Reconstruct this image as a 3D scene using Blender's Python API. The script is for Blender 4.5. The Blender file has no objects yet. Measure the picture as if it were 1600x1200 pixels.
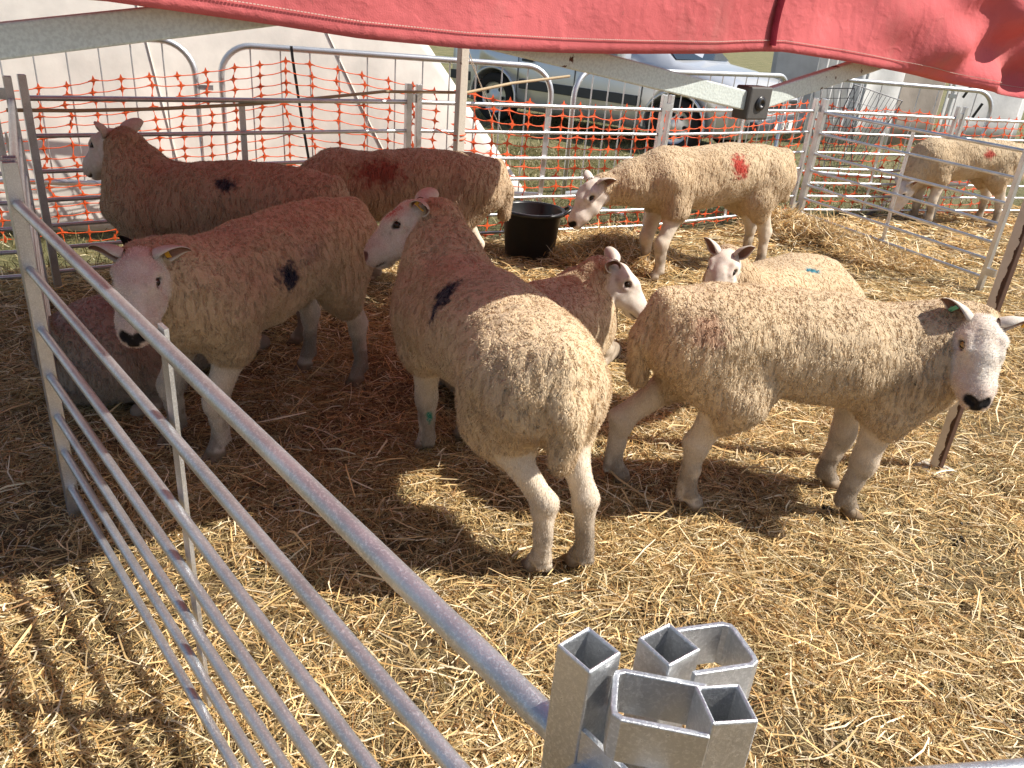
import bpy, bmesh, math, random
import numpy as np
from mathutils import Vector, Matrix, Quaternion
R = math.radians
rng = np.random.default_rng(7)
random.seed(7)
S = bpy.context.scene
C = S.collection

# ------------------------------------------------------------------ camera, sky, sun, exposure
F, H, PITCH, ROLL = 1223.0, 1.38, R(25.1), R(5.0)
cam = bpy.data.cameras.new('camera'); camo = bpy.data.objects.new('camera', cam); C.objects.link(camo)
cam.sensor_width = 36.0; cam.lens = 36.0 * F / 1600.0; cam.clip_start = 0.02; cam.clip_end = 900
fw = Vector((0, math.cos(PITCH), -math.sin(PITCH))); rt0 = Vector((1, 0, 0)); up0 = rt0.cross(fw)
RT = math.cos(ROLL) * rt0 + math.sin(ROLL) * up0; UP = math.cos(ROLL) * up0 - math.sin(ROLL) * rt0
camo.matrix_world = Matrix(((RT.x, UP.x, -fw.x, 0), (RT.y, UP.y, -fw.y, 0), (RT.z, UP.z, -fw.z, H), (0, 0, 0, 1)))
S.camera = camo
SUN = Vector((1.0, -0.02, 0)).normalized() * math.cos(R(48)) + Vector((0, 0, math.sin(R(48))))
W = bpy.data.worlds.new('World'); S.world = W; W.use_nodes = True
wn = W.node_tree.nodes; wl = W.node_tree.links
sky = wn.new('ShaderNodeTexSky'); sky.sky_type = 'NISHITA'; sky.sun_disc = False
sky.sun_elevation = R(48); sky.sun_rotation = math.atan2(SUN.x, SUN.y); sky.air_density = 1.0; sky.dust_density = 1.5
wn['Background'].inputs[1].default_value = 0.080
wl.new(sky.outputs[0], wn['Background'].inputs[0])
sl = bpy.data.lights.new('sun', 'SUN'); sl.energy = 5.0; sl.angle = R(0.53); sl.color = (1.0, 0.94, 0.85)
so = bpy.data.objects.new('sun', sl); C.objects.link(so); so.rotation_euler = SUN.to_track_quat('Z', 'Y').to_euler()
S.view_settings.view_transform = 'Standard'; S.view_settings.look = 'None'; S.view_settings.exposure = 0.62; S.view_settings.gamma = 1
S.cycles.max_bounces = 8; S.cycles.transmission_bounces = 6; S.cycles.transparent_max_bounces = 8

# ------------------------------------------------------------------ layout helpers (photo pixel + known plane -> world point)
def ray(x, y): return fw + (x - 800) / F * RT - (y - 600) / F * UP
def atz(x, y, z=0.0):
    d = ray(x, y); t = (z - H) / d.z; return Vector((0, 0, H)) + d * t
def aty(x, y, Y):
    d = ray(x, y); return Vector((0, 0, H)) + d * (Y / d.y)
def proj(p):
    v = np.asarray(p, float) - np.array([0, 0, H]); w = v @ np.array(fw)
    return 800 + F * (v @ np.array(RT)) / w, 600 - F * (v @ np.array(UP)) / w, w
def hitplane(x, y, P, Q):
    d = Vector((Q[0] - P[0], Q[1] - P[1], 0)).normalized(); n = Vector((-d.y, d.x, 0)); r = ray(x, y)
    t = n.dot(Vector((P[0], P[1], 0))) / n.dot(r); q = Vector((0, 0, H)) + t * r
    return q, (Vector((q.x, q.y, 0)) - Vector((P[0], P[1], 0))).dot(d)

# ------------------------------------------------------------------ objects and meshes
def tag(o, label=None, cat=None, group=None, kind=None):
    if label: o['label'] = label
    if cat: o['category'] = cat
    if group: o['group'] = group
    if kind: o['kind'] = kind
    return o
def empty(name, loc=(0, 0, 0), rz=0.0):
    o = bpy.data.objects.new(name, None); C.objects.link(o); o.location = loc; o.rotation_euler = (0, 0, rz)
    o.empty_display_size = 0.1; return o
def copy_tree(o, parent=None):
    c = o.copy(); C.objects.link(c); c.parent = parent
    for ch in list(o.children): copy_tree(ch, c)
    return c

class MB:
    def __init__(s): s.v = []; s.f = []; s.sm = []
    def add(s, vs, fs, smooth=False):
        k = len(s.v); s.v += [tuple(p) for p in vs]; s.f += [tuple(i + k for i in f) for f in fs]; s.sm += [smooth] * len(fs); return s
    def box(s, c, d, rot=None):
        x, y, z = d[0] / 2, d[1] / 2, d[2] / 2
        vs = [Vector((i * x, j * y, k * z)) for k in (-1, 1) for j in (-1, 1) for i in (-1, 1)]
        if rot is not None: vs = [rot @ v for v in vs]
        c = Vector(c)
        return s.add([v + c for v in vs], [(0, 2, 3, 1), (4, 5, 7, 6), (0, 1, 5, 4), (2, 6, 7, 3), (0, 4, 6, 2), (1, 3, 7, 5)])
    def bar(s, a, b, w, h, upv=(0, 0, 1)):
        a, b = Vector(a), Vector(b); d = b - a; L = d.length; x = d / L; z = Vector(upv); y = z.cross(x)
        if y.length < 1e-4: y = Vector((1, 0, 0)).cross(x)
        y.normalize(); z = x.cross(y)
        m = Matrix((x, y, z)).transposed()
        return s.box((a + b) / 2, (L, w, h), m)
    def tube(s, pts, r, n=8, cap=True, closed=False, rs=None):
        pts = [Vector(p) for p in pts]; m = len(pts); rings = []; u = None
        for i, p in enumerate(pts):
            if closed: t = (pts[(i + 1) % m] - pts[i - 1]).normalized()
            else: t = (pts[min(i + 1, m - 1)] - pts[max(i - 1, 0)]).normalized()
            if u is None:
                u = t.cross(Vector((0, 0, 1)));  u = u if u.length > 1e-3 else t.cross(Vector((1, 0, 0)))
            else: u = u - t * u.dot(t)
            u.normalize(); w = t.cross(u); rr = rs[i] if rs else r
            rings.append([p + rr * (math.cos(2 * math.pi * k / n) * u + math.sin(2 * math.pi * k / n) * w) for k in range(n)])
        vs = [v for rg in rings for v in rg]; fs = []
        for i in range(m if closed else m - 1):
            j = (i + 1) % m
            for k in range(n): fs.append((i * n + k, i * n + (k + 1) % n, j * n + (k + 1) % n, j * n + k))
        s.add(vs, fs, True)
        if cap and not closed:
            s.add(rings[0], [tuple(reversed(range(n)))]); s.add(rings[-1], [tuple(range(n))])
        return s
    def lathe(s, prof, c=(0, 0, 0), n=32, m=None, smooth=True):
        vs = []; fs = []
        for r, z in prof:
            for k in range(n):
                a = 2 * math.pi * k / n; v = Vector((r * math.cos(a), r * math.sin(a), z))
                if m is not None: v = m @ v
                vs.append(v + Vector(c))
        for i in range(len(prof) - 1):
            for k in range(n): fs.append((i * n + k, i * n + (k + 1) % n, (i + 1) * n + (k + 1) % n, (i + 1) * n + k))
        return s.add(vs, fs, smooth)
    def sqtube(s, c, z0, z1, w, t=0.003, rot=0.0):
        # hollow square post, open at the top
        q = []
        for (hw, z) in ((w / 2, z0), (w / 2, z1), (w / 2 - t, z1), (w / 2 - t, z1 - 0.12)):
            for (i, j) in ((-1, -1), (1, -1), (1, 1), (-1, 1)):
                v = Vector((i * hw, j * hw, 0)); v.rotate(Quaternion((0, 0, 1), rot)); q.append(Vector((c[0] + v.x, c[1] + v.y, z)))
        fs = []
        for l in range(3):
            for k in range(4): fs.append((l * 4 + k, l * 4 + (k + 1) % 4, l * 4 + 4 + (k + 1) % 4, l * 4 + 4 + k))
        fs.append((12, 13, 14, 15)); fs.append((3, 2, 1, 0))
        return s.add(q, fs)
    def strip(s, pts, h, t=0.004, z0=0.0):
        # flat steel strip standing on edge, following a plan polyline
        pts = [Vector((p[0], p[1], 0)) for p in pts]; n = len(pts); L = []
        for i, p in enumerate(pts):
            d1 = (pts[i] - pts[i - 1]).normalized() if i else (pts[1] - pts[0]).normalized()
            d2 = (pts[i + 1] - pts[i]).normalized() if i < n - 1 else d1
            d = (d1 + d2).normalized(); nn = Vector((-d.y, d.x, 0)) / max(0.5, d.dot(d1))
            L.append((p + nn * t / 2, p - nn * t / 2))
        vs = []
        for a, b in L: vs += [a + Vector((0, 0, z0)), b + Vector((0, 0, z0)), b + Vector((0, 0, z0 + h)), a + Vector((0, 0, z0 + h))]
        fs = []
        for i in range(n - 1):
            for k in range(4): fs.append((i * 4 + k, i * 4 + (k + 1) % 4, i * 4 + 4 + (k + 1) % 4, i * 4 + 4 + k))
        fs.append((0, 3, 2, 1)); e = (n - 1) * 4; fs.append((e, e + 1, e + 2, e + 3))
        return s.add(vs, fs)
    def build(s, name, mat, parent=None, loc=None, bevel=0.0, auto=True):
        me = bpy.data.meshes.new(name); me.from_pydata([tuple(v) for v in s.v], [], s.f); me.validate(); me.update()
        if len(me.polygons) == len(s.sm): me.polygons.foreach_set('use_smooth', s.sm)
        bm = bmesh.new(); bm.from_mesh(me); bmesh.ops.recalc_face_normals(bm, faces=bm.faces); bm.to_mesh(me); bm.free()
        if mat: me.materials.append(mat)
        o = bpy.data.objects.new(name, me); C.objects.link(o)
        if parent: o.parent = parent
        if loc is not None: o.location = loc
        if bevel:
            b = o.modifiers.new('bevel', 'BEVEL'); b.width = bevel; b.segments = 2; b.limit_method = 'ANGLE'; b.angle_limit = R(50)
        return o

def np_mesh(name, verts, faces, mat, parent=None, smooth=True, col=None, extra=None):
    me = bpy.data.meshes.new(name); verts = np.asarray(verts, np.float32); faces = np.asarray(faces, np.int32); nf, k = faces.shape
    me.vertices.add(len(verts)); me.vertices.foreach_set('co', verts.ravel())
    me.loops.add(nf * k); me.loops.foreach_set('vertex_index', faces.ravel())
    me.polygons.add(nf); me.polygons.foreach_set('loop_start', np.arange(0, nf * k, k, dtype=np.int32))
    try: me.polygons.foreach_set('loop_total', np.full(nf, k, np.int32))
    except Exception: pass
    me.polygons.foreach_set('use_smooth', np.full(nf, smooth, bool))
    me.update(calc_edges=True)
    if col is not None:
        a = me.attributes.new('col', 'FLOAT_COLOR', 'POINT'); c4 = np.ones((len(verts), 4), np.float32); c4[:, :3] = col; a.data.foreach_set('color', c4.ravel())
    for nm, arr in (extra or {}).items():
        a = me.attributes.new(nm, 'FLOAT', 'POINT'); a.data.foreach_set('value', np.asarray(arr, np.float32))
    me.materials.append(mat)
    o = bpy.data.objects.new(name, me); C.objects.link(o)
    if parent: o.parent = parent
    return o

# ------------------------------------------------------------------ materials
class NT:
    def __init__(s, name):
        s.m = bpy.data.materials.new(name); s.m.use_nodes = True; s.t = s.m.node_tree; s.b = s.t.nodes['Principled BSDF']; s.out = s.t.nodes['Material Output']
    def n(s, typ, **kw):
        nd = s.t.nodes.new('ShaderNode' + typ)
        for k, v in kw.items():
            if k.startswith('i_'):
                nd.inputs[int(k[2:]) if k[2:].isdigit() else k[2:].replace('_', ' ')].default_value = v
            else: setattr(nd, k, v)
        return nd
    def l(s, a, b): s.t.links.new(a, b)
    def set(s, **kw):
        for k, v in kw.items(): s.b.inputs[k.replace('_', ' ')].default_value = v
        return s
    def coord(s, kind='Object'): return s.n('TexCoord').outputs[kind]
    def noise(s, vec, scale, detail=3, rough=0.5, stretch=None):
        if stretch:
            mp = s.n('Mapping'); mp.inputs['Scale'].default_value = stretch; s.l(vec, mp.inputs['Vector']); vec = mp.outputs[0]
        nd = s.n('TexNoise'); nd.inputs['Scale'].default_value = scale; nd.inputs['Detail'].default_value = detail; nd.inputs['Roughness'].default_value = rough
        s.l(vec, nd.inputs['Vector']); return nd.outputs['Fac']
    def ramp(s, fac, stops, interp='LINEAR'):
        nd = s.n('ValToRGB'); nd.color_ramp.interpolation = interp; e = nd.color_ramp.elements
        while len(e) < len(stops): e.new(0.5)
        for el, (p, c) in zip(e, stops): el.position = p; el.color = (c, c, c, 1) if isinstance(c, (int, float)) else (*c, 1)
        s.l(fac, nd.inputs[0]); return nd.outputs[0]
    def mix(s, fac, a, b, blend='MIX'):
        nd = s.n('Mix', data_type='RGBA', blend_type=blend)
        for sock, v in ((nd.inputs[0], fac), (nd.inputs[6], a), (nd.inputs[7], b)):
            if hasattr(v, 'is_linked') or hasattr(v, 'links'): s.l(v, sock)
            elif isinstance(v, (int, float)): sock.default_value = v
            else: sock.default_value = (*v, 1)
        return nd.outputs[2]
    def math(s, op, a, b=0.0, c=None):
        nd = s.n('Math', operation=op)
        for i, v in enumerate((a, b, c)):
            if v is None: continue
            if hasattr(v, 'links'): s.l(v, nd.inputs[i])
            else: nd.inputs[i].default_value = v
        return nd.outputs[0]
    def bump(s, h, strength=0.4, dist=0.01):
        nd = s.n('Bump'); nd.inputs['Strength'].default_value = strength; nd.inputs['Distance'].default_value = dist
        s.l(h, nd.inputs['Height']); s.l(nd.outputs[0], s.b.inputs['Normal']); return nd
    def col(s, sock): s.l(sock, s.b.inputs['Base Color'])

def simple(name, col, rough=0.6, metal=0.0, var=0.15, vscale=8.0, bump=0.0, bscale=60.0, spec=None):
    t = NT(name).set(Roughness=rough, Metallic=metal); co = t.coord()
    n = t.noise(co, vscale, 4, 0.6)
    t.col(t.mix(n, tuple(c * (1 - var) for c in col), tuple(min(1, c * (1 + var)) for c in col)))
    if bump: t.bump(t.noise(co, bscale, 3), bump, 0.004)
    if spec is not None: t.b.inputs['Specular IOR Level'].default_value = spec
    return t.m

def m_galv(name, base=(0.62, 0.64, 0.66), rlo=0.28, rhi=0.5, dirt=0.25):
    t = NT(name).set(Metallic=0.85); co = t.coord()
    sp = t.noise(co, 300, 4, 0.75); big = t.noise(co, 9, 4, 0.65)
    c = t.mix(t.ramp(big, [(0.35, 0.0), (0.7, 1.0)]), tuple(b * (1 - dirt) for b in base), base)
    c = t.mix(t.ramp(sp, [(0.50, 0.0), (0.68, 0.6)]), c, (0.93, 0.94, 0.95)); t.col(c)
    t.l(t.math('SUBTRACT', 0.9, t.math('MULTIPLY', t.ramp(sp, [(0.50, 0.0), (0.68, 1.0)]), 0.25)), t.b.inputs['Metallic'])
    t.l(t.ramp(sp, [(0.3, rhi), (0.7, rlo)]), t.b.inputs['Roughness'])
    t.bump(sp, 0.4, 0.002); return t.m
def m_fabric(name, col, trans=0.42, weave=True, wr=0.5, fold_scale=2.2, crease=0.0, stain=None):
    t = NT(name); co = t.coord(); n = t.noise(co, 3.0, 5, 0.6); n2 = t.noise(co, 25, 3)
    c = t.mix(t.ramp(n, [(0.3, 0), (0.75, 1)]), tuple(k * 0.86 for k in col), tuple(min(1, k * 1.12 + 0.01) for k in col))
    if stain:
        sn = t.noise(co, 2.6, 6, 0.68, (1, 1, 0.6)); c = t.mix(t.ramp(sn, [(0.54, 0), (0.72, 0.55)]), c, stain)
        c = t.mix(t.ramp(t.noise(co, 90, 3, 0.7), [(0.66, 0), (0.76, 0.45)]), c, tuple(k * 0.45 for k in stain))
    t.t.nodes.remove(t.b)
    d = t.n('BsdfDiffuse'); tr = t.n('BsdfTranslucent'); mx = t.n('MixShader'); mx.inputs[0].default_value = trans
    t.l(c, d.inputs[0]); t.l(c, tr.inputs[0]); t.l(d.outputs[0], mx.inputs[1]); t.l(tr.outputs[0], mx.inputs[2]); t.l(mx.outputs[0], t.out.inputs[0])
    bp = t.n('Bump'); bp.inputs['Strength'].default_value = wr; bp.inputs['Distance'].default_value = 0.03
    h = t.math('ADD', t.noise(co, fold_scale, 4, 0.55), t.math('MULTIPLY', n2, 0.12))
    if weave: h = t.math('ADD', h, t.math('MULTIPLY', t.noise(co, 420, 1), 0.03))
    if crease:
        for sc_, st_, k_ in ((1.0, (7, 7, 3.2), 1.0), (1.0, (13, 9, 17), 0.45)):
            rg = t.math('ABSOLUTE', t.math('SUBTRACT', t.noise(co, sc_, 3, 0.55, st_), 0.5)); h = t.math('ADD', h, t.math('MULTIPLY', t.ramp(rg, [(0.0, 1.0), (0.09, 0.0)], 'EASE'), crease * k_))
    t.l(h, bp.inputs['Height']); t.l(bp.outputs[0], d.inputs['Normal']); t.l(bp.outputs[0], tr.inputs['Normal'])
    return t.m
def m_paint(name, col, rust_lo, rust_hi, rust=(0.09, 0.035, 0.02), scale=9.0):
    t = NT(name); co = t.coord(); n = t.noise(co, scale, 6, 0.62)
    k = t.ramp(n, [(rust_lo, 0.0), (rust_hi, 1.0)])
    h = t.noise(co, 210, 2, 0.5)
    base = t.mix(t.ramp(h, [(0.38, 0), (0.6, 1)]), tuple(c * 0.84 for c in col), col)
    rc = t.mix(t.noise(co, 60, 4, 0.7), tuple(c * 0.5 for c in rust), tuple(c * 1.8 for c in rust))
    t.col(t.mix(k, base, rc)); t.l(t.ramp(k, [(0, 0.38), (1, 0.9)]), t.b.inputs['Roughness'])
    hh = t.math('SUBTRACT', t.math('MULTIPLY', h, 0.6), k); t.bump(hh, 0.35, 0.003); return t.m

GALV = m_galv('galvanised steel', (0.70, 0.715, 0.73), 0.26, 0.5, 0.3); GALV2 = m_galv('weathered galvanised tube', (0.66, 0.68, 0.70), 0.3, 0.5, 0.18)
HAMMER = m_paint('hammered pale green paint with rust', (0.66, 0.72, 0.68), 0.625, 0.64)
LEGPAINT = m_paint('cream leg paint with rust', (0.62, 0.58, 0.50), 0.60, 0.615, scale=7)
JOINT = simple('worn dark grey plastic', (0.085, 0.08, 0.075), 0.5, var=0.3, bump=0.2)
BLACKP = simple('black plastic', (0.012, 0.012, 0.013), 0.42, bump=0.1)
RUBBER = simple('black bucket rubber', (0.011, 0.011, 0.012), 0.33, var=0.3, bump=0.15, bscale=30)
REDF = m_fabric('faded red canopy canvas', (0.64, 0.155, 0.160), 0.115, wr=0.6, crease=0.06, stain=(0.44, 0.22, 0.19))
REDV = m_fabric('dark red strap', (0.16, 0.015, 0.025), 0.1)
STITCH = simple('pale stitching thread', (0.6, 0.42, 0.36), 0.8)
CREAM = m_fabric('cream tent canvas', (0.86, 0.815, 0.75), 0.3, wr=0.3, fold_scale=0.9)
WHITEF = m_fabric('white awning canvas', (0.86, 0.85, 0.84), 0.35, wr=0.6, fold_scale=1.2)
TANF = m_fabric('beige awning canvas', (0.48, 0.42, 0.37), 0.2, wr=0.5)
GREYF = m_fabric('grey awning canvas', (0.62, 0.63, 0.65), 0.2, wr=0.6)
ORANGE = simple('orange barrier plastic', (0.80, 0.115, 0.025), 0.5, var=0.2)
ROPE = simple('beige rope', (0.45, 0.35, 0.22), 0.9, bump=0.6, bscale=220)
GUY = simple('pale guy line', (0.60, 0.52, 0.42), 0.8)
TAGY = simple('yellow ear tag', (0.75, 0.42, 0.03), 0.4)
TAGG = simple('green ear tag', (0.15, 0.45, 0.28), 0.4)

# ------------------------------------------------------------------ ground
def sm(a, b, x): t = np.clip((x - a) / (b - a), 0, 1); return t * t * (3 - 2 * t)
_tab = rng.random((64, 64))
def vnoise2(x, y):
    xi = np.floor(x).astype(int); yi = np.floor(y).astype(int); fx = x - xi; fy = y - yi
    fx = fx * fx * (3 - 2 * fx); fy = fy * fy * (3 - 2 * fy); g = lambda i, j: _tab[i % 64, j % 64]
    return (g(xi, yi) * (1 - fx) + g(xi + 1, yi) * fx) * (1 - fy) + (g(xi, yi + 1) * (1 - fx) + g(xi + 1, yi + 1) * fx) * fy
def gz(x, y):
    x = np.asarray(x, float); y = np.asarray(y, float)
    z = 0.02 * (vnoise2(x * 1.3 + 7, y * 1.3) - 0.5) + 0.016 * (vnoise2(x * 4 + 3, y * 4 + 9) - 0.5)
    z = z + 0.11 * np.exp(-((x - 0.55) ** 2 / 0.10 + (y - 4.95) ** 2 / 0.10))
    t = (x - 2.15) * 0.38 + (y - 6.3) * -0.92; s = (x - 2.15) * 0.92 + (y - 6.3) * 0.38
    z = z + 0.085 * np.exp(-((t - 0.15) ** 2 / 0.35 + (s + 0.08) ** 2 / 0.07))
    z = z - 0.24 * sm(0.15, 1.2, (y - 3.9 - 0.62 * (x + 1.9))) * sm(-0.6, -1.9, x)   # the ground falls away behind the far left corner
    return z * sm(60, 15, np.hypot(x, y))
ax = np.concatenate([[-400, -150, -60, -25, -12, -8], np.arange(-6, 9.01, 0.1), [11, 14, 20, 40, 90, 200, 400]])
ay = np.concatenate([[-200, -60, -20, -6, -2.5], np.arange(-1, 13.01, 0.1), [15, 18, 25, 45, 100, 250, 500]])
GX, GY = np.meshgrid(ax, ay, indexing='ij'); nx, ny = GX.shape
idx = np.arange(nx * ny).reshape(nx, ny)
gf = np.stack([idx[:-1, :-1], idx[1:, :-1], idx[1:, 1:], idx[:-1, 1:]], -1).reshape(-1, 4)
t = NT('trodden straw and dry grass ground').set(Roughness=0.95); co = t.coord()
pen = t.noise(co, 14, 6, 0.7); fine = t.noise(co, 90, 5, 0.75)
soil = t.mix(t.ramp(fine, [(0.3, 0), (0.7, 1)]), (0.040, 0.026, 0.013), (0.30, 0.205, 0.095))
soil = t.mix(t.ramp(pen, [(0.45, 0), (0.62, 1)]), soil, (0.15, 0.115, 0.05))
grass = t.mix(t.noise(co, 45, 5, 0.75), (0.05, 0.062, 0.018), (0.22, 0.20, 0.085))
grass = t.mix(t.ramp(t.noise(co, 1.6, 4, 0.6), [(0.42, 0), (0.6, 1)]), grass, (0.21, 0.185, 0.085))
sx = t.n('SeparateXYZ'); t.l(co, sx.inputs[0])
edge = t.math('SUBTRACT', t.math('SUBTRACT', sx.outputs[1], t.math('MULTIPLY', sx.outputs[0], 0.58)), 5.25)
edge = t.math('ADD', edge, t.math('MULTIPLY', t.noise(co, 3, 4, 0.6), 0.5))
t.col(t.mix(t.ramp(edge, [(0.25, 0), (0.55, 1)]), soil, grass)); t.bump(fine, 0.9, 0.02)
ground = np_mesh('ground', np.stack([GX, GY, gz(GX, GY)], -1).reshape(-1, 3), gf, t.m); tag(ground, kind='structure')

# straw: loose stalks lying over the whole floor of the pens
def ribbons(n, box, lmin, lmax, w, zmax, cols, pw, mask=None, pit=0.13, keep=None):
    x = rng.uniform(box[0], box[1], n); y = rng.uniform(box[2], box[3], n)
    k = np.ones(n, bool)
    if mask is not None: k &= mask(x, y)
    # fewer stalks where the floor is trodden bare
    k &= rng.random(n) < np.clip(0.12 + 2.0 * vnoise2(x * 2.1, y * 2.1) * vnoise2(x * 6.3 + 5, y * 6.3) + 0.25 * vnoise2(x * 17, y * 17), 0, 1)
    x = x[k]; y = y[k]; n = len(x)
    L = rng.uniform(lmin, lmax, n) * rng.uniform(0.5, 1, n); th = rng.uniform(0, 2 * np.pi, n); ph = rng.normal(0, pit, n)
    ww = w * rng.uniform(0.5, 1.4, n); ro = rng.normal(0, 0.6, n)
    d = np.stack([np.cos(th) * np.cos(ph), np.sin(th) * np.cos(ph), np.sin(ph)], -1)
    s0 = np.stack([-np.sin(th), np.cos(th), np.zeros(n)], -1); u0 = np.cross(d, s0)
    wv = (np.cos(ro)[:, None] * s0 + np.sin(ro)[:, None] * u0) * ww[:, None] / 2
    z = gz(x, y) + rng.random(n) ** 1.6 * zmax + 0.003 + np.abs(np.sin(ph)) * L * 0.35
    P = np.stack([x, y, z], -1); bend = (rng.normal(0, 0.09, n) * L)[:, None] * s0 + (np.abs(rng.normal(0, 0.05, n)) * L)[:, None] * np.array([0, 0, 1.0])
    h = d * (L / 2)[:, None]
    V = np.stack([P - h - wv * 0.7, P - h + wv * 0.7, P + bend - wv, P + bend + wv, P + h - wv * 0.6, P + h + wv * 0.6], 1).reshape(-1, 3)
    b = (np.arange(n) * 6)[:, None]
    Fc = np.concatenate([b + np.array([0, 1, 3, 2]), b + np.array([2, 3, 5, 4])], 1).reshape(-1, 4)
    ci = rng.choice(len(cols), n, p=pw); col = np.array(cols)[ci] * rng.uniform(0.7, 1.25, n)[:, None]
    return V, Fc, np.repeat(col, 6, 0)
def join(parts):
    V, Fc, cc = [], [], []; k = 0
    for v, f, c in parts: V.append(v); Fc.append(f + k); cc.append(c); k += len(v)
    return np.concatenate(V), np.concatenate(Fc), np.concatenate(cc)
def m_straw(name, tr=0.25):
    t = NT(name); at = t.n('Attribute', attribute_name='col'); t.t.nodes.remove(t.b)
    d = t.n('BsdfDiffuse'); g = t.n('BsdfGlossy'); g.inputs['Roughness'].default_value = 0.45; g.inputs[0].default_value = (0.9, 0.85, 0.7, 1); tn = t.n('BsdfTranslucent')
    m1 = t.n('MixShader'); m1.inputs[0].default_value = tr; m2 = t.n('MixShader'); m2.inputs[0].default_value = 0.05
    t.l(at.outputs['Color'], d.inputs[0]); t.l(at.outputs['Color'], tn.inputs[0]); t.l(d.outputs[0], m1.inputs[1]); t.l(tn.outputs[0], m1.inputs[2])
    t.l(m1.outputs[0], m2.inputs[1]); t.l(g.outputs[0], m2.inputs[2]); t.l(m2.outputs[0], t.out.inputs[0]); return t.m
SC = [(0.80, 0.56, 0.26), (0.95, 0.81, 0.55), (0.58, 0.36, 0.14), (0.24, 0.125, 0.045), (0.42, 0.33, 0.16), (0.68, 0.50, 0.26)]
SP = [0.28, 0.20, 0.18, 0.10, 0.09, 0.15]
HC = [(0.52, 0.385, 0.175), (0.36, 0.27, 0.115), (0.70, 0.55, 0.29), (0.20, 0.125, 0.045)]; HP = [0.35, 0.25, 0.25, 0.15]
inpen = lambda x, y: (y - 0.58 * x) < 5.15 + 0.25 * vnoise2(x * 3, y * 3)
def pile(cx, cy, r, n):
    v, f, c = ribbons(n, (cx - r, cx + r, cy - r, cy + r), 0.06, 0.26, 0.005, 0.05, SC, SP, lambda x, y: (x - cx) ** 2 + (y - cy) ** 2 < r * r, 0.35); return v, f, c
straw = join([
    ribbons(95000, (-2.6, 2.7, 0.55, 3.2), 0.03, 0.17, 0.0033, 0.020, SC, SP),
    ribbons(90000, (-2.6, 2.7, 0.55, 3.2), 0.010, 0.035, 0.0030, 0.022, SC, SP, pit=0.3),
    ribbons(230000, (-2.6, 2.7, 0.55, 3.2), 0.02, 0.10, 0.0016, 0.020, HC, HP, pit=0.2),
    ribbons(85000, (-3.4, 4.2, 3.2, 5.6), 0.04, 0.20, 0.0044, 0.022, SC, SP, inpen),
    ribbons(60000, (-3.4, 4.2, 3.2, 5.6), 0.04, 0.16, 0.0028, 0.02, HC, HP, inpen, pit=0.2),
    ribbons(60000, (0.0, 7.0, 5.6, 9.2), 0.07, 0.26, 0.008, 0.03, SC, SP, inpen),
    ribbons(1600, (-2.6, 2.7, 0.55, 3.6), 0.10, 0.28, 0.0050, 0.045, [SC[0], SC[1], SC[5]], [0.5, 0.3, 0.2], pit=0.16),
    ribbons(34000, (2.7, 5.2, 0.3, 3.2), 0.05, 0.2, 0.005, 0.022, SC, SP), ribbons(30000, (-4.2, -2.6, 0.3, 3.2), 0.05, 0.2, 0.005, 0.022, SC, SP), ribbons(16000, (-2.6, 2.7, -0.6, 0.55), 0.05, 0.2, 0.005, 0.022, SC, SP),
    pile(0.55, 4.95, 0.45, 9000), pile(2.3, 6.2, 0.45, 6000), pile(2.55, 5.6, 0.4, 5000), pile(2.05, 6.15, 0.4, 4000)])
tag(np_mesh('straw', *straw[:2], m_straw('loose golden straw'), smooth=False, col=straw[2]), 'loose golden straw and hay strewn over the floor of the pens', 'straw', kind='stuff')
gz_cols = [(0.13, 0.12, 0.045), (0.26, 0.22, 0.10), (0.08, 0.085, 0.03), (0.36, 0.30, 0.15)]
def blades(n, box, mask):
    v, f, c = ribbons(n, box, 0.05, 0.14, 0.006, 0.01, gz_cols, [0.3, 0.3, 0.25, 0.15], mask, pit=0.75); return v, f, c
grs = join([blades(60000, (-4.5, 4.0, 3.6, 9.5), lambda x, y: ~inpen(x, y)), blades(30000, (-2, 9, 8, 16), lambda x, y: ~inpen(x, y))])
tag(np_mesh('grass', *grs[:2], m_straw('dry field grass', 0.3), smooth=False, col=grs[2]), 'short dry field grass growing beyond the pen fences', 'grass', kind='stuff')
dr = MB()
for k in range(70):
    px, py = random.uniform(-1.6, 2.4), random.uniform(1.0, 4.6)
    for j in range(random.randint(2, 5)):
        x, y = px + random.gauss(0, 0.018), py + random.gauss(0, 0.018); z = float(gz(x, y)) + 0.012; r = random.uniform(0.005, 0.009)
        dr.lathe([(0.001, -r), (r * 0.8, -r * 0.6), (r, 0), (r * 0.8, r * 0.6), (0.001, r)], (x, y, z), 6)
tag(dr.build('sheep_droppings', simple('dark droppings', (0.02, 0.014, 0.008), 0.5)), 'small dark sheep droppings scattered among the straw', 'droppings', kind='stuff')

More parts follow.
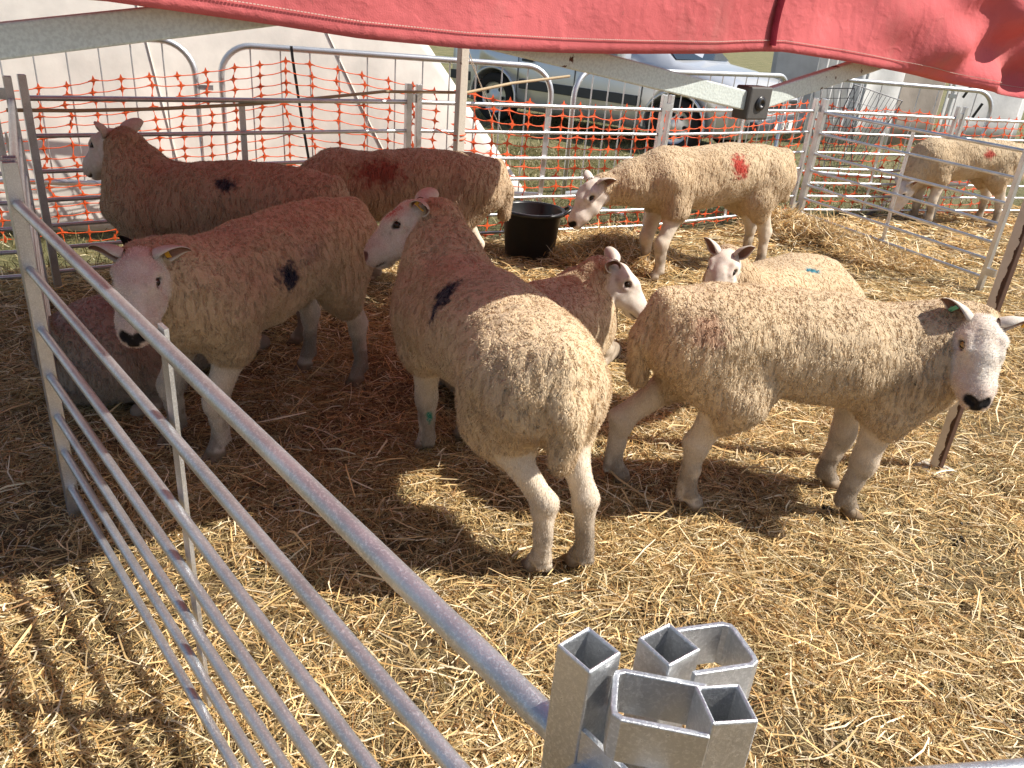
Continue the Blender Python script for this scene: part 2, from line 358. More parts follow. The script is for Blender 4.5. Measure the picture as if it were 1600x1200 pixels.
# ------------------------------------------------------------------ sheep hurdles
RH = [0.888, 0.728, 0.571, 0.441, 0.323, 0.215, 0.099]
HL = 1.84
rail_m = {}
def hurdle_master():
    root = empty('sheep_hurdle')
    for i, h in enumerate(RH):
        r = 0.0122 if i == 0 else 0.0102
        MB().tube([(0.016, 0, h), (HL - 0.016, 0, h)], r, 12).build('rail', GALV, root)
    for x in (0.0, HL): MB().sqtube((x, 0), 0.0, 0.985, 0.032).build('stile', GALV, root, bevel=0.002)
    MB().box((HL / 2, 0.0195, (RH[0] + RH[-1]) / 2), (0.03, 0.007, RH[0] - RH[-1] + 0.02)).build('upright', GALV, root)
    for z in (0.885, 0.12):
        MB().strip([(HL + 0.016, 0.013), (HL + 0.07, 0.013), (HL + 0.078, 0.006), (HL + 0.078, -0.006), (HL + 0.07, -0.013), (HL + 0.016, -0.013)], 0.045, 0.004, z).build('loop_bracket', GALV, root)
    return root
HG = 'galvanised sheep hurdles round the pens'
hm = hurdle_master(); hm_used = False
def put_hurdle(a, b, label):
    global hm_used
    o = hm if not hm_used else copy_tree(hm); hm_used = True
    d = Vector((b[0] - a[0], b[1] - a[1])); o.location = (a[0], a[1], 0.0); o.rotation_euler = (0, 0, math.atan2(d.y, d.x)); s = (d.length) / HL
    o.scale = (s, 1, 1); tag(o, label, 'hurdle', HG); return o
PL = (-1.206, 1.815); PN = (0.070, 0.420)
near = put_hurdle(PL, PN, 'nearest galvanised hurdle slanting across the foreground with thick top rail')
COR = (-2.26, 3.50)
put_hurdle((PL[0] - 0.03, PL[1] + 0.05), (COR[0] + 0.03, COR[1] - 0.05), 'galvanised hurdle seen end on behind the left foreground post')
f1 = (-0.735, 4.735); f2 = (0.85, 5.60); f3 = (2.20, 6.64)
put_hurdle((COR[0] + 0.03, COR[1] + 0.05), f1, 'galvanised far hurdle in shade in front of the cream tent')
put_hurdle((f1[0] + 0.055, f1[1] + 0.03), f2, 'galvanised far hurdle behind the black bucket')
put_hurdle((f2[0] + 0.055, f2[1] + 0.04), f3, 'galvanised far hurdle behind the standing sheep with red mark')
put_hurdle((-3.9, 2.45), (COR[0] - 0.06, COR[1] - 0.04), 'galvanised hurdle continuing out of frame left of the corner post')
g1 = (f3[0] + 0.06, f3[1] - 0.07); g2 = (2.97, 4.98)
put_hurdle(g1, g2, 'sunlit hurdle dividing the main pen from the right hand pen')
b1 = (3.58, 7.16)
put_hurdle((f3[0] + 0.07, f3[1] + 0.03), b1, 'galvanised hurdle across the back of the right hand pen')
put_hurdle((b1[0] + 0.07, b1[1] + 0.02), (5.35, 7.86), 'galvanised hurdle behind the grazing sheep at the right edge')
# the foreground corner where three hurdles meet
P2 = tuple(atz(1046, 1005, 0.985)[:2]); P3 = tuple(atz(1135, 1098, 0.985)[:2])
def half_hurdle(p, ang, label, ztop, loopdir, looplen, rails_to, cut=0.02):
    root = empty('sheep_hurdle', (p[0], p[1], 0.0), ang)
    MB().sqtube((0, 0), 0.0, ztop, 0.032).build('stile', GALV, root, bevel=0.002)
    for i, h in enumerate(RH):
        MB().tube([(0.016 if cut > 0 else -0.016, 0, h), (HL * rails_to, 0, h)], 0.0122 if i == 0 else 0.0102, 12).build('rail', GALV, root)
    MB().sqtube((HL * rails_to, 0), 0.0, 0.985, 0.032).build('stile', GALV, root, bevel=0.002)
    MB().box((HL * rails_to / 2, 0.0195, 0.49), (0.03, 0.007, 0.80)).build('upright', GALV, root)
    a = loopdir - ang; q = Quaternion((0, 0, 1), a)
    for z in (ztop - 0.047, 0.12):
        hw_ = 0.021; pts = [(0.010, hw_), (looplen - 0.006, hw_), (looplen - 0.001, hw_ - 0.003), (looplen, hw_ - 0.008), (looplen, -hw_ + 0.008), (looplen - 0.001, -hw_ + 0.003), (looplen - 0.006, -hw_), (0.010, -hw_)]
        pts = [(q @ Vector((x, y, 0))) for x, y in pts]
        MB().strip([(v.x, v.y) for v in pts], 0.038, 0.0045, z).build('loop_bracket', GALV, root, bevel=0.001)
    return tag(root, label, 'hurdle', HG)
ra, rb = atz(1310, 1230, 0.888), atz(1600, 1206, 0.888)
half_hurdle(P3, math.atan2(rb.y - ra.y, rb.x - ra.x), 'foreground hurdle whose top rail crosses the bottom right corner', 0.985, R(172), 0.072, 1.0)
half_hurdle(P2, R(-143), 'foreground hurdle end post with a steel loop pointing right', 0.985, R(17), 0.062, 1.0)

# ------------------------------------------------------------------ crowd barriers and netting behind the pen
def barrier(a, b, label, h=1.07):
    d = Vector((b[0] - a[0], b[1] - a[1])); L = d.length
    z0 = float(gz((a[0] + b[0]) / 2, (a[1] + b[1]) / 2))
    root = empty('crowd_barrier', (a[0], a[1], 0), math.atan2(d.y, d.x)); r = 0.2
    pts = [(0, 0, 0.16)]
    for k in range(9): an = math.pi - k * math.pi / 16; pts.append((r + r * math.cos(an), 0, h - r + r * math.sin(an)))
    for k in range(9): an = math.pi / 2 - k * math.pi / 16; pts.append((L - r + r * math.cos(an), 0, h - r + r * math.sin(an)))
    pts.append((L, 0, 0.16))
    MB().tube(pts, 0.021, 12, closed=True).build('frame', GALV2, root)
    n = int(L / 0.185)
    for k in range(1, n):
        x = L * k / n; zt = h - 0.01
        if x < r: zt = h - r + math.sqrt(max(0, r * r - (r - x) ** 2))
        if x > L - r: zt = h - r + math.sqrt(max(0, r * r - (x - L + r) ** 2))
        MB().tube([(x, 0, 0.17), (x, 0, zt)], 0.0055, 6).build('bar', GALV2, root)
    for x in (0.45, L - 0.45):
        MB().box((x, 0, 0.012 + min(0, z0)), (0.05, 0.5, 0.016)).tube([(x, 0, 0.02 + min(0, z0)), (x, 0, 0.17)], 0.016, 8).build('foot', GALV2, root)
    MB().box((L + 0.06, 0, 0.80), (0.085, 0.03, 0.03)).build('hook', GALV2, root)
    return tag(root, label, 'barrier', 'steel crowd barriers behind the pen')
BA, BB = (-2.07, 5.42), (0.10, 6.06)
barrier((-4.35, 4.72), (-2.22, 5.37), 'grey crowd barrier at far left against the cream tent')
barrier(BA, BB, 'grey crowd barrier between the cream tent and the main pen')
barrier((0.27, 6.16), (2.42, 8.20), 'grey crowd barrier in front of the parked car')
barrier((2.62, 8.38), (4.60, 8.55), 'grey crowd barrier in front of the white awning')
def netting(tops, hgt, du, dv, label, group='orange plastic barrier netting', ph=0.0, sagk=0.01):
    # tops: list of world points along the upper edge
    tops = [Vector(p) for p in tops]; seg = [(tops[i + 1] - tops[i]).to_2d().length for i in range(len(tops) - 1)]; tot = sum(seg)
    def top(u):
        u = min(max(u, 0), tot)
        for i, s in enumerate(seg):
            if u <= s or i == len(seg) - 1: return tops[i].lerp(tops[i + 1], u / s)
            u -= s
    nu = int(tot / du); nv = int(hgt / dv); mb = MB()
    jit = [[(random.gauss(0, 0.006), random.gauss(0, 0.007), random.gauss(0, 0.006)) for _ in range(nv + 1)] for _ in range(nu + 1)]
    def pt(i, j):
        p = top((i + 0.5) * tot / (nu + 1)); jj = jit[i][j]
        w = 0.02 * math.sin(i * 0.9 + j * 0.35 + ph)
        return Vector((p.x + jj[0] * 1.2, p.y + jj[1] + w, p.z - j * hgt / nv * (p.z / tops[0].z * 0.25 + 0.75) + jj[2]))
    T = 0.0022
    for i in range(nu + 1):
        for j in range(nv + 1):
            p = pt(i, j)
            if p.z < float(gz(p.x, p.y)) + 0.005: continue
            d = (pt(min(i + 1, nu), j) - pt(max(i - 1, 0), j)).normalized(); n = Vector((-d.y, d.x, 0)).normalized() * T / 2
            a = 0.031; c = 0.011; pts8 = []
            for k in range(16):
                an = 2 * math.pi * k / 16; rr = a if k % 4 == 0 else (c if k % 4 == 2 else 0.0155)
                pts8.append(p + d * rr * math.cos(an) * 1.15 + Vector((0, 0, rr * math.sin(an))))
            mb.add([q + n for q in pts8] + [q - n for q in pts8], [tuple(range(16)), tuple(range(31, 15, -1))] + [(k, k + 16, (k + 1) % 16 + 16, (k + 1) % 16) for k in range(16)])
            for (i2, j2, sg) in ((i + 1, j, 1), (i, j + 1, 0)):
                if i2 > nu or j2 > nv: continue
                q = pt(i2, j2)
                if q.z < float(gz(q.x, q.y)): continue
                w = 0.0030 if sg else 0.0026; m = (p + q) / 2 - Vector((0, 0, 0.006 if sg else 0))
                mb.tube([p, m, q], w, 4, cap=False)
    return tag(mb.build('barrier_netting', ORANGE), label, 'netting', group)
def shift(P, Q, s):
    d = Vector((Q[0] - P[0], Q[1] - P[1])).normalized(); n = Vector((d.y, -d.x)) * s; return (P[0] + n.x, P[1] + n.y), (Q[0] + n.x, Q[1] + n.y)
NA, NB = shift(BA, BB, 0.05)
netting([hitplane(x, y, NA, NB)[0] for x, y in ((-60, 150), (29, 138), (300, 115), (450, 94), (590, 122), (700, 147))], 1.02, 0.172, 0.058, 'orange barrier netting strung in front of the cream tent')
f1b, f2b = shift(f1, f2, -0.12); f3b, f4b = shift(f2, f3, -0.14)
mid = [hitplane(x, y, f1b, f2b)[0] for x, y in ((700, 140), (740, 150), (860, 166), (960, 170))]
mid += [hitplane(x, y, f3b, f4b)[0] for x, y in ((1060, 172), (1150, 170), (1270, 160))]
netting(mid, 0.86, 0.125, 0.064, 'orange barrier netting in front of the parked car', ph=1)
b1b, b2b = shift(f3, (5.35, 7.86), -0.16)
netting([hitplane(x, y, b1b, b2b)[0] for x, y in ((1275, 158), (1330, 172), (1400, 172), (1500, 184), (1610, 190))], 0.85, 0.12, 0.066, 'orange barrier netting in front of the white awning', ph=2)

# rope, strap, guy lines
def rope(name, pts, r, mat, label, cat, n=6, group=None):
    return tag(MB().tube(pts, r, n).build(name, mat), label, cat, group)
rp = [hitplane(x, y, *shift(COR, f1, -0.02))[0] for x, y in ((10, 172), (120, 173), (250, 170), (390, 163), (500, 153), (600, 143))]
rp += [Vector((-0.40, 4.74, 0.965)), hitplane(800, 130, *shift(f1, f2, -0.1))[0], hitplane(890, 119, *shift(f1, f2, -0.12))[0]]
rope('rope', rp, 0.009, ROPE, 'beige rope stretched along the far hurdles and round the canopy leg', 'rope')
st = [hitplane(x, y, NA, NB)[0] for x, y in ((455, 72), (457, 90), (466, 150), (474, 200), (483, 252))]
strap = MB()
for i in range(len(st) - 1): strap.bar(st[i], st[i + 1], 0.006, 0.018)
tag(strap.build('strap', BLACKP), 'black strap hanging down the crowd barrier in front of the cream tent', 'strap')
for k, (x1, y1) in enumerate(((792, 222), (770, 190))):
    a = Vector((-0.43 + 0.02 * k, 4.74, 1.2)); b = aty(x1, y1, 6.6 + 0.2 * k); b2 = Vector((b.x + (b.x - a.x) * 0.3, b.y + (b.y - a.y) * 0.3, 0.02))
    rope('guy_line', [a, b, b2], 0.0028, GUY, ('longer' if k == 0 else 'shorter') + ' thin guy line slanting from the far canopy leg towards the car', 'guy line', 5, 'guy lines from the far canopy leg')

# ------------------------------------------------------------------ bucket
bk = empty('rubber_bucket', (0.035, 4.86, float(gz(0.035, 4.86)) - 0.01))
MB().lathe([(0.0, 0.0), (0.145, 0.0), (0.152, 0.01), (0.182, 0.29), (0.186, 0.292), (0.205, 0.294), (0.207, 0.312), (0.202, 0.316), (0.186, 0.316), (0.180, 0.305), (0.150, 0.03), (0.0, 0.025)], n=40).build('tub', RUBBER, bk)
MB().lathe([(0.0, 0.235), (0.174, 0.235)], n=40).build('water', simple('dark water', (0.01, 0.012, 0.012), 0.05, var=0.0), bk)
for s in (-1, 1):
    pts = [(s * 0.185, -0.07, 0.30), (s * 0.225, -0.055, 0.33), (s * 0.238, 0, 0.335), (s * 0.225, 0.055, 0.33), (s * 0.185, 0.07, 0.30)]
    MB().tube(pts, 0.011, 8).build('handle', RUBBER, bk)
tag(bk, 'black rubber bucket of water standing on the straw by the far hurdle', 'bucket')

# ------------------------------------------------------------------ red canopy
cn = empty('canopy', (1.57, 2.52, 0))
ed = Vector((-0.8, -0.6, 0)); inn = Vector((-0.6, 0.8, 0)); Rc = Vector((1.57, 2.52, 0)); OFF = 0.14
P0 = Rc + inn * OFF + ed * -0.25; P1 = P0 + ed * 3.25
Cc = Vector((-0.43, 4.70, 0)); Lc = Rc + ed * 2.95; FLc = Cc + (Lc - Rc)
def rel(v): return Vector(v) - Vector(cn.location)
bot = []
for x, y in ((-900, -110), (-300, -45), (0, -12), (160, 1), (400, 35), (560, 60), (722, 75), (860, 81), (1000, 83), (1110, 83), (1180, 80), (1215, 80), (1300, 93), (1400, 113), (1500, 137), (1600, 157), (1700, 182)):
    q, s = hitplane(x, y, P0, P1); bot.append((s, q.z))
bot.sort()
def zbot(s):
    if s <= bot[0][0]: return bot[0][1]
    for (a, za), (b, zb) in zip(bot, bot[1:]):
        if s <= b: return za + (zb - za) * (s - a) / (b - a)
    return bot[-1][1]
VH = 0.30
def valance_pt(s, v):
    # v 0 hem .. 1 eave; folds gather towards the right hand corner
    k = math.exp(-((s - 0.35) / 0.55) ** 2)
    fold = 0.020 * math.sin(s * 7 + v * 4.5) * (0.35 + k) + 0.034 * k * math.sin(11 * (v * 0.9 - s * 0.8) + 0.6) + 0.010 * math.sin(s * 23 + v * 3) * (0.3 + k)
    fold += 0.05 * k * (v * (1 - v) * 2) + k * (0.016 * math.sin(30 * (v * 0.55 + s * 0.62) + 1.3) + 0.009 * math.sin(47 * (v * 0.35 - s * 0.7)) * v)
    p = P0 + ed * s - inn * ((fold + 0.012 + 0.06 * k) * (1 - v ** 4) + 0.006 * (1 - v)); z = zbot(s); zt = 1.668
    return Vector((p.x, p.y, z + (zt - z) * v))
nu, nv = 150, 26
vv = [rel(valance_pt(3.45 * i / nu - 0.2, j / nv)) for i in range(nu + 1) for j in range(nv + 1)]
mb = MB(); mb.add(vv, [(i * (nv + 1) + j, (i + 1) * (nv + 1) + j, (i + 1) * (nv + 1) + j + 1, i * (nv + 1) + j + 1) for i in range(nu) for j in range(nv)], True)
va = mb.build('valance', REDF, cn); md = va.modifiers.new('thick', 'SOLIDIFY'); md.thickness = 0.0022
mb = MB()
for i in range(0, 640):
    s = -0.15 + i * 0.0052
    a, b = rel(valance_pt(s, 0.072)), rel(valance_pt(s + 0.0036, 0.072)); off = inn * -0.0026
    mb.bar(a + off, b + off, 0.0012, 0.0014)
mb.build('hem_stitching', STITCH, cn)
mb = MB(); sc0 = hitplane(1206, 40, P0, P1)[1]
pts = [rel(valance_pt(sc0 + 0.012 * (0.5 - v) + 0.004 * math.sin(v * 9), 0.04 + v * 0.96)) - inn * 0.006 for v in [k / 14 for k in range(15)]]
vs = []
for p in pts: vs += [p - ed * 0.011, p - inn * 0.007, p + ed * 0.011]
mb.add(vs, [f for i in range(14) for f in ((i * 3, i * 3 + 1, i * 3 + 4, i * 3 + 3), (i * 3 + 1, i * 3 + 2, i * 3 + 5, i * 3 + 4))], True).build('seam_strip', REDV, cn)
# roof and the three other valances
E0 = [Rc + inn * OFF * 0 + ed * -0.1, Cc + Vector((0.05, 0.12, 0)), FLc + Vector((-0.12, 0.05, 0)), Lc + Vector((-0.05, -0.1, 0))]
E0[0] = P0 + ed * 0.0; E0[3] = P0 + ed * 3.2
pk = (E0[0] + E0[1] + E0[2] + E0[3]) / 4
mb = MB(); N = 14
for k in range(4):
    a, b = E0[k], E0[(k + 1) % 4]; vs = []; fs = []
    for i in range(N + 1):
        for j in range(N + 1):
            u, v = i / N, j / N; e = a.lerp(b, u); p = e.lerp(pk, v); z = 1.66 + 0.62 * v - 0.10 * math.sin(math.pi * v) * math.sin(math.pi * u)
            vs.append(rel((p.x, p.y, z)))
    fs = [(i * (N + 1) + j, (i + 1) * (N + 1) + j, (i + 1) * (N + 1) + j + 1, i * (N + 1) + j + 1) for i in range(N) for j in range(N)]
    mb.add(vs, fs, True)
ro = mb.build('roof', REDF, cn)
for k in (0, 1, 2):
    a, b = E0[k], E0[k + 1]; vs = []
    d = (b - a).normalized(); nrm = Vector((d.y, -d.x, 0))
    for i in range(41):
        for j in range(7):
            p = a.lerp(b, i / 40) + nrm * 0.012 * math.sin(i * 1.1 + j * 0.3); vs.append(rel((p.x, p.y, 1.655 - 0.22 * j / 6)))
    mb = MB(); mb.add(vs, [(i * 7 + j, (i + 1) * 7 + j, (i + 1) * 7 + j + 1, i * 7 + j + 1) for i in range(40) for j in range(6)], True).build('valance', REDF, cn)
for p, w in ((Rc, 0.037), (Cc, 0.05), (Lc, 0.05), (FLc, 0.05)):
    lg = MB().box((0, 0, 0.83), (w, w, 1.63)).build('leg', LEGPAINT, cn, rel((p.x, p.y, 0)), bevel=0.004); lg.rotation_euler = (0, 0, R(37))
    MB().box((0, 0, 0.008), (0.11, 0.11, 0.006)).build('foot_plate', LEGPAINT, lg)
t = NT('cream leg paint rusted down one edge').set(Roughness=0.6); co = t.coord(); sx = t.n('SeparateXYZ'); t.l(co, sx.inputs[0])
e_ = t.math('ADD', t.math('MULTIPLY', sx.outputs[0], 0.36), t.math('MULTIPLY', sx.outputs[1], -0.93))
e_ = t.math('ADD', e_, t.math('MULTIPLY', t.math('SUBTRACT', t.noise(co, 22, 5, 0.6, (1, 1, 0.5)), 0.5), 0.055)); k_ = t.math('GREATER_THAN', e_, 0.002)
t.col(t.mix(k_, t.mix(t.noise(co, 40, 4, 0.6), (0.54, 0.49, 0.41), (0.70, 0.66, 0.58)), t.mix(t.noise(co, 80, 4, 0.7), (0.022, 0.010, 0.007), (0.10, 0.04, 0.02)))); t.bump(k_, 0.3, 0.002); RUSTLEG = t.m
rst = m_paint('flaking rusty paint on the leg edge', (0.62, 0.58, 0.50), 0.40, 0.43, rust=(0.07, 0.025, 0.016), scale=11)
[o for o in cn.children if o.name.startswith('leg')][0].data.materials[0] = RUSTLEG
# scissor trusses: V joints hang low, crossing arms run up to the eave
def truss(A, B, zs, ts, inset, side, lab):
    d = (B - A).normalized(); L = (B - A).length; pts = [A + d * (t * L) + inset + Vector((0, 0, z)) for t, z in zip(ts, zs)]
    for i in range(len(pts) - 1):
        MB().bar(rel(pts[i]), rel(pts[i + 1]), 0.022, 0.042).build('truss_bar', HAMMER, cn, bevel=0.003)
    for i in range(1, len(pts) - 1):
        rot = Matrix((d, Vector((-d.y, d.x, 0)), Vector((0, 0, 1)))).transposed()
        j = MB().box(rel(pts[i]), (0.075, 0.046, 0.072), rot).build('truss_joint', JOINT, cn, bevel=0.004)
        q = rel(pts[i]) + side * 0.0235
        m = Matrix((d, Vector((0, 0, 1)), side)).transposed()
        MB().lathe([(0.0, 0.003), (0.006, 0.003), (0.006, 0.006), (0.012, 0.006), (0.014, 0.003), (0.016, 0.003), (0.016, 0.0)], q, 16, m).build('bolt', simple('black bolt', (0.02, 0.02, 0.022), 0.3), j)
TO = 0.175
TA, TB = P0 + inn * (TO - 0.14) , P0 + inn * (TO - 0.14) + ed * 3.25
def tpt(x, y): q, s = hitplane(x, y, TA, TB); return s / 3.25, q.z
tp = [(0.08, 1.52), tpt(1330, 125), tpt(1175, 160), tpt(870, 102), tpt(545, 2), tpt(160, 42), tpt(0, 59), tpt(-420, 112), (0.93, 1.50)]
tj = [tp[0], tp[2], tp[4], tp[7], tp[8]]
truss(TA, TB, [z for _, z in tj], [s for s, _ in tj], Vector((0, 0, 0)), -inn, 'near')
d2 = (Cc - Rc).normalized(); n2 = Vector((-d2.y, d2.x, 0))
truss(Rc + n2 * 0.05, Cc + n2 * 0.05, [1.56, 1.40, 1.56, 1.40, 1.56], [0.02, 0.26, 0.5, 0.74, 0.98], Vector((0, 0, 0)), n2, 'right')
truss(Cc - ed * 0.0 - inn * 0.05, FLc - inn * 0.05, [1.56, 1.42, 1.58, 1.42, 1.56], [0.02, 0.26, 0.5, 0.74, 0.98], Vector((0, 0, 0)), -inn, 'far')
tag(cn, 'faded red pop-up canopy on rusty pale legs shading the left side of the pen', 'canopy')
tag(rope('baler_twine', [Vector((-0.43 + 0.036 * math.cos(a), 4.70 + 0.036 * math.sin(a) + 0.01, 0.69 + 0.004 * a)) for a in [k * 0.5 for k in range(26)]] + [Vector((-0.5, 4.79, 0.72)), Vector((-0.58, 4.80, 0.745))], 0.004, ORANGE, 'orange twine tying the far canopy leg to the hurdle rail', 'twine'))

# ------------------------------------------------------------------ cream tent
tn = empty('cream_tent', (0.0, 6.5, 0))
A = Vector((-6.2, 3.92, 0)); B = Vector((0.0, 6.5, 0)); back = Vector((-0.386, 0.922, 0)); dl = (B - A).normalized()
mb = MB(); vs = []; nu, nv = 60, 30
for i in range(nu + 1):
    for j in range(nv + 1):
        u, v = i / nu, j / nv; z = 2.6 * v; base = A.lerp(B, u)
        cut = 0.74 * z * u ** 3 if u > 0 else 0     # right hand hip leans back to the left
        hem = -0.02 * 0
        p = base + back * (0.22 * z) - dl * cut + back * (0.03 * math.sin(u * 19) * (1 - v) + 0.02 * math.sin(math.pi * v) * math.sin(u * 6))
        g = float(gz(p.x, p.y)) + 0.05; zz = g + (z + 0.0) * (2.6 - g) / 2.6
        vs.append(Vector((p.x, p.y, zz)) - Vector(tn.location))
mb.add(vs, [(i * (nv + 1) + j, (i + 1) * (nv + 1) + j, (i + 1) * (nv + 1) + j + 1, i * (nv + 1) + j + 1) for i in range(nu) for j in range(nv)], True)
tent_v, nu_t, nv_t = vs, nu, nv
w = mb.build('wall', CREAM, tn); w.modifiers.new('thick', 'SOLIDIFY').thickness = 0.004
e0 = B - dl * 0.0; e1 = B + back * (0.22 * 2.6) - dl * (0.74 * 2.6); q0 = B + back * 3.0 - dl * 0.6; q1 = e1 + back * 1.2
mb = MB(); vs = []
for i in range(11):
    for j in range(21):
        u, v = i / 10, j / 20; p = (e0.lerp(q0, u)).lerp(e1.lerp(q1, u), v); vs.append(Vector((p.x, p.y, 2.6 * v + 0.02)) - Vector(tn.location))
mb.add(vs, [(i * 21 + j, (i + 1) * 21 + j, (i + 1) * 21 + j + 1, i * 21 + j + 1) for i in range(10) for j in range(20)], True)
w = mb.build('wall', CREAM, tn); w.modifiers.new('thick', 'SOLIDIFY').thickness = 0.004
vs = [A + back * 0.572, A + back * 3.2, q1, e1]; mb = MB(); mb.add([Vector((v.x, v.y, 2.595)) - Vector(tn.location) for v in vs], [(0, 1, 2, 3)]); mb.build('roof', CREAM, tn)
SEAM = simple('tent seam tape', (0.62, 0.58, 0.52), 0.85)
for us in (0.62, 0.86):
    i = int(us * nu_t); sp = [tent_v[i * (nv_t + 1) + j] - back * 0.008 for j in range(nv_t + 1)]
    MB().tube(sp, 0.006, 5).build('seam', SEAM, tn)
tag(tn, 'large cream canvas tent with sloping wall behind the left of the pen', 'tent')

# ------------------------------------------------------------------ parked car
hd = R(-37.5)
cr = empty('parked_car', (0, 0, 0), hd); q = Matrix.Rotation(hd, 3, 'Z') @ Vector((-1.24 * 1.15, -0.72 * 1.08, 0)); cr.scale = (1.15, 1.08, 1.08); cr.location = (-0.555 - q.x, 11.75 - q.y, 0)
t = NT('silver car paint').set(Metallic=0.55, Roughness=0.32); t.b.inputs['Coat Weight'].default_value = 0.6
t.col(t.mix(t.noise(t.coord(), 4, 3), (0.62, 0.64, 0.67), (0.70, 0.72, 0.75))); PAINT = t.m
TYRE = simple('tyre rubber', (0.016, 0.016, 0.017), 0.85); ALLOY = simple('silver wheel', (0.6, 0.61, 0.63), 0.35, 0.7); DARKTRIM = simple('dark grey trim', (0.035, 0.042, 0.05), 0.5)
GLASS = simple('dark car glass', (0.02, 0.03, 0.04), 0.06); LAMP = simple('headlamp lens', (0.55, 0.62, 0.72), 0.08, 0.3)
st = []  # x, half width sill, side, belt ; z sill, belt, roof half width, roof z
for x, yw, zs, zb, yr, zr in ((-2.02, 0.70, 0.42, 0.78, 0.60, 0.86), (-1.98, 0.77, 0.30, 0.92, 0.62, 1.20), (-1.85, 0.81, 0.24, 0.95, 0.64, 1.42), (-1.5, 0.835, 0.22, 0.96, 0.64, 1.47), (-0.6, 0.845, 0.21, 0.95, 0.64, 1.50), (0.2, 0.845, 0.21, 0.94, 0.63, 1.48),
        (0.62, 0.845, 0.21, 0.935, 0.62, 1.38), (0.95, 0.84, 0.21, 0.93, 0.64, 1.12), (1.12, 0.835, 0.22, 0.915, 0.66, 0.965), (1.45, 0.82, 0.23, 0.86, 0.63, 0.925), (1.75, 0.79, 0.24, 0.79, 0.58, 0.86), (1.95, 0.73, 0.26, 0.70, 0.52, 0.78), (2.06, 0.62, 0.30, 0.62, 0.45, 0.66), (2.09, 0.50, 0.38, 0.55, 0.36, 0.58)):
    half = [(yw * 0.9, zs), (yw * 0.985, zs + 0.13), (yw, (zs + zb) / 2), (yw * 0.985, zb - 0.07), (yw * 0.945, zb), (yr + 0.02, zb + (zr - zb) * 0.82), (yr * 0.8, zr - 0.01), (0, zr + 0.005)]
    st.append([(x, y, z) for y, z in half] + [(x, -y, z) for y, z in reversed(half[:-1])])
m = len(st[0]); mb = MB(); mb.add([p for r_ in st for p in r_], [(i * m + k, i * m + (k + 1) % m, (i + 1) * m + (k + 1) % m, (i + 1) * m + k) for i in range(len(st) - 1) for k in range(m)] + [tuple(range(m)), tuple(range((len(st) - 1) * m + m - 1, (len(st) - 1) * m - 1, -1))], True)
body = mb.build('body', PAINT, cr)
body.data.polygons.foreach_set('use_smooth', [True] * len(body.data.polygons))
cutm = MB()
for x in (-1.24, 1.25):
    mrot = Matrix.Rotation(R(90), 3, 'X'); cutm.lathe([(0, -1.2), (0.345, -1.2), (0.345, 1.2), (0, 1.2)], (x, 0, 0.31), 32, mrot, False)
cut = cutm.build('cutter', None); cut.parent = cr
bo = body.modifiers.new('arch', 'BOOLEAN'); bo.object = cut; bo.operation = 'DIFFERENCE'; bo.solver = 'EXACT'
bpy.context.view_layer.update(); dg = bpy.context.evaluated_depsgraph_get()
nm = bpy.data.meshes.new_from_object(body.evaluated_get(dg)); body.modifiers.clear(); body.data = nm
if not nm.materials: nm.materials.append(PAINT)
bpy.data.objects.remove(cut)
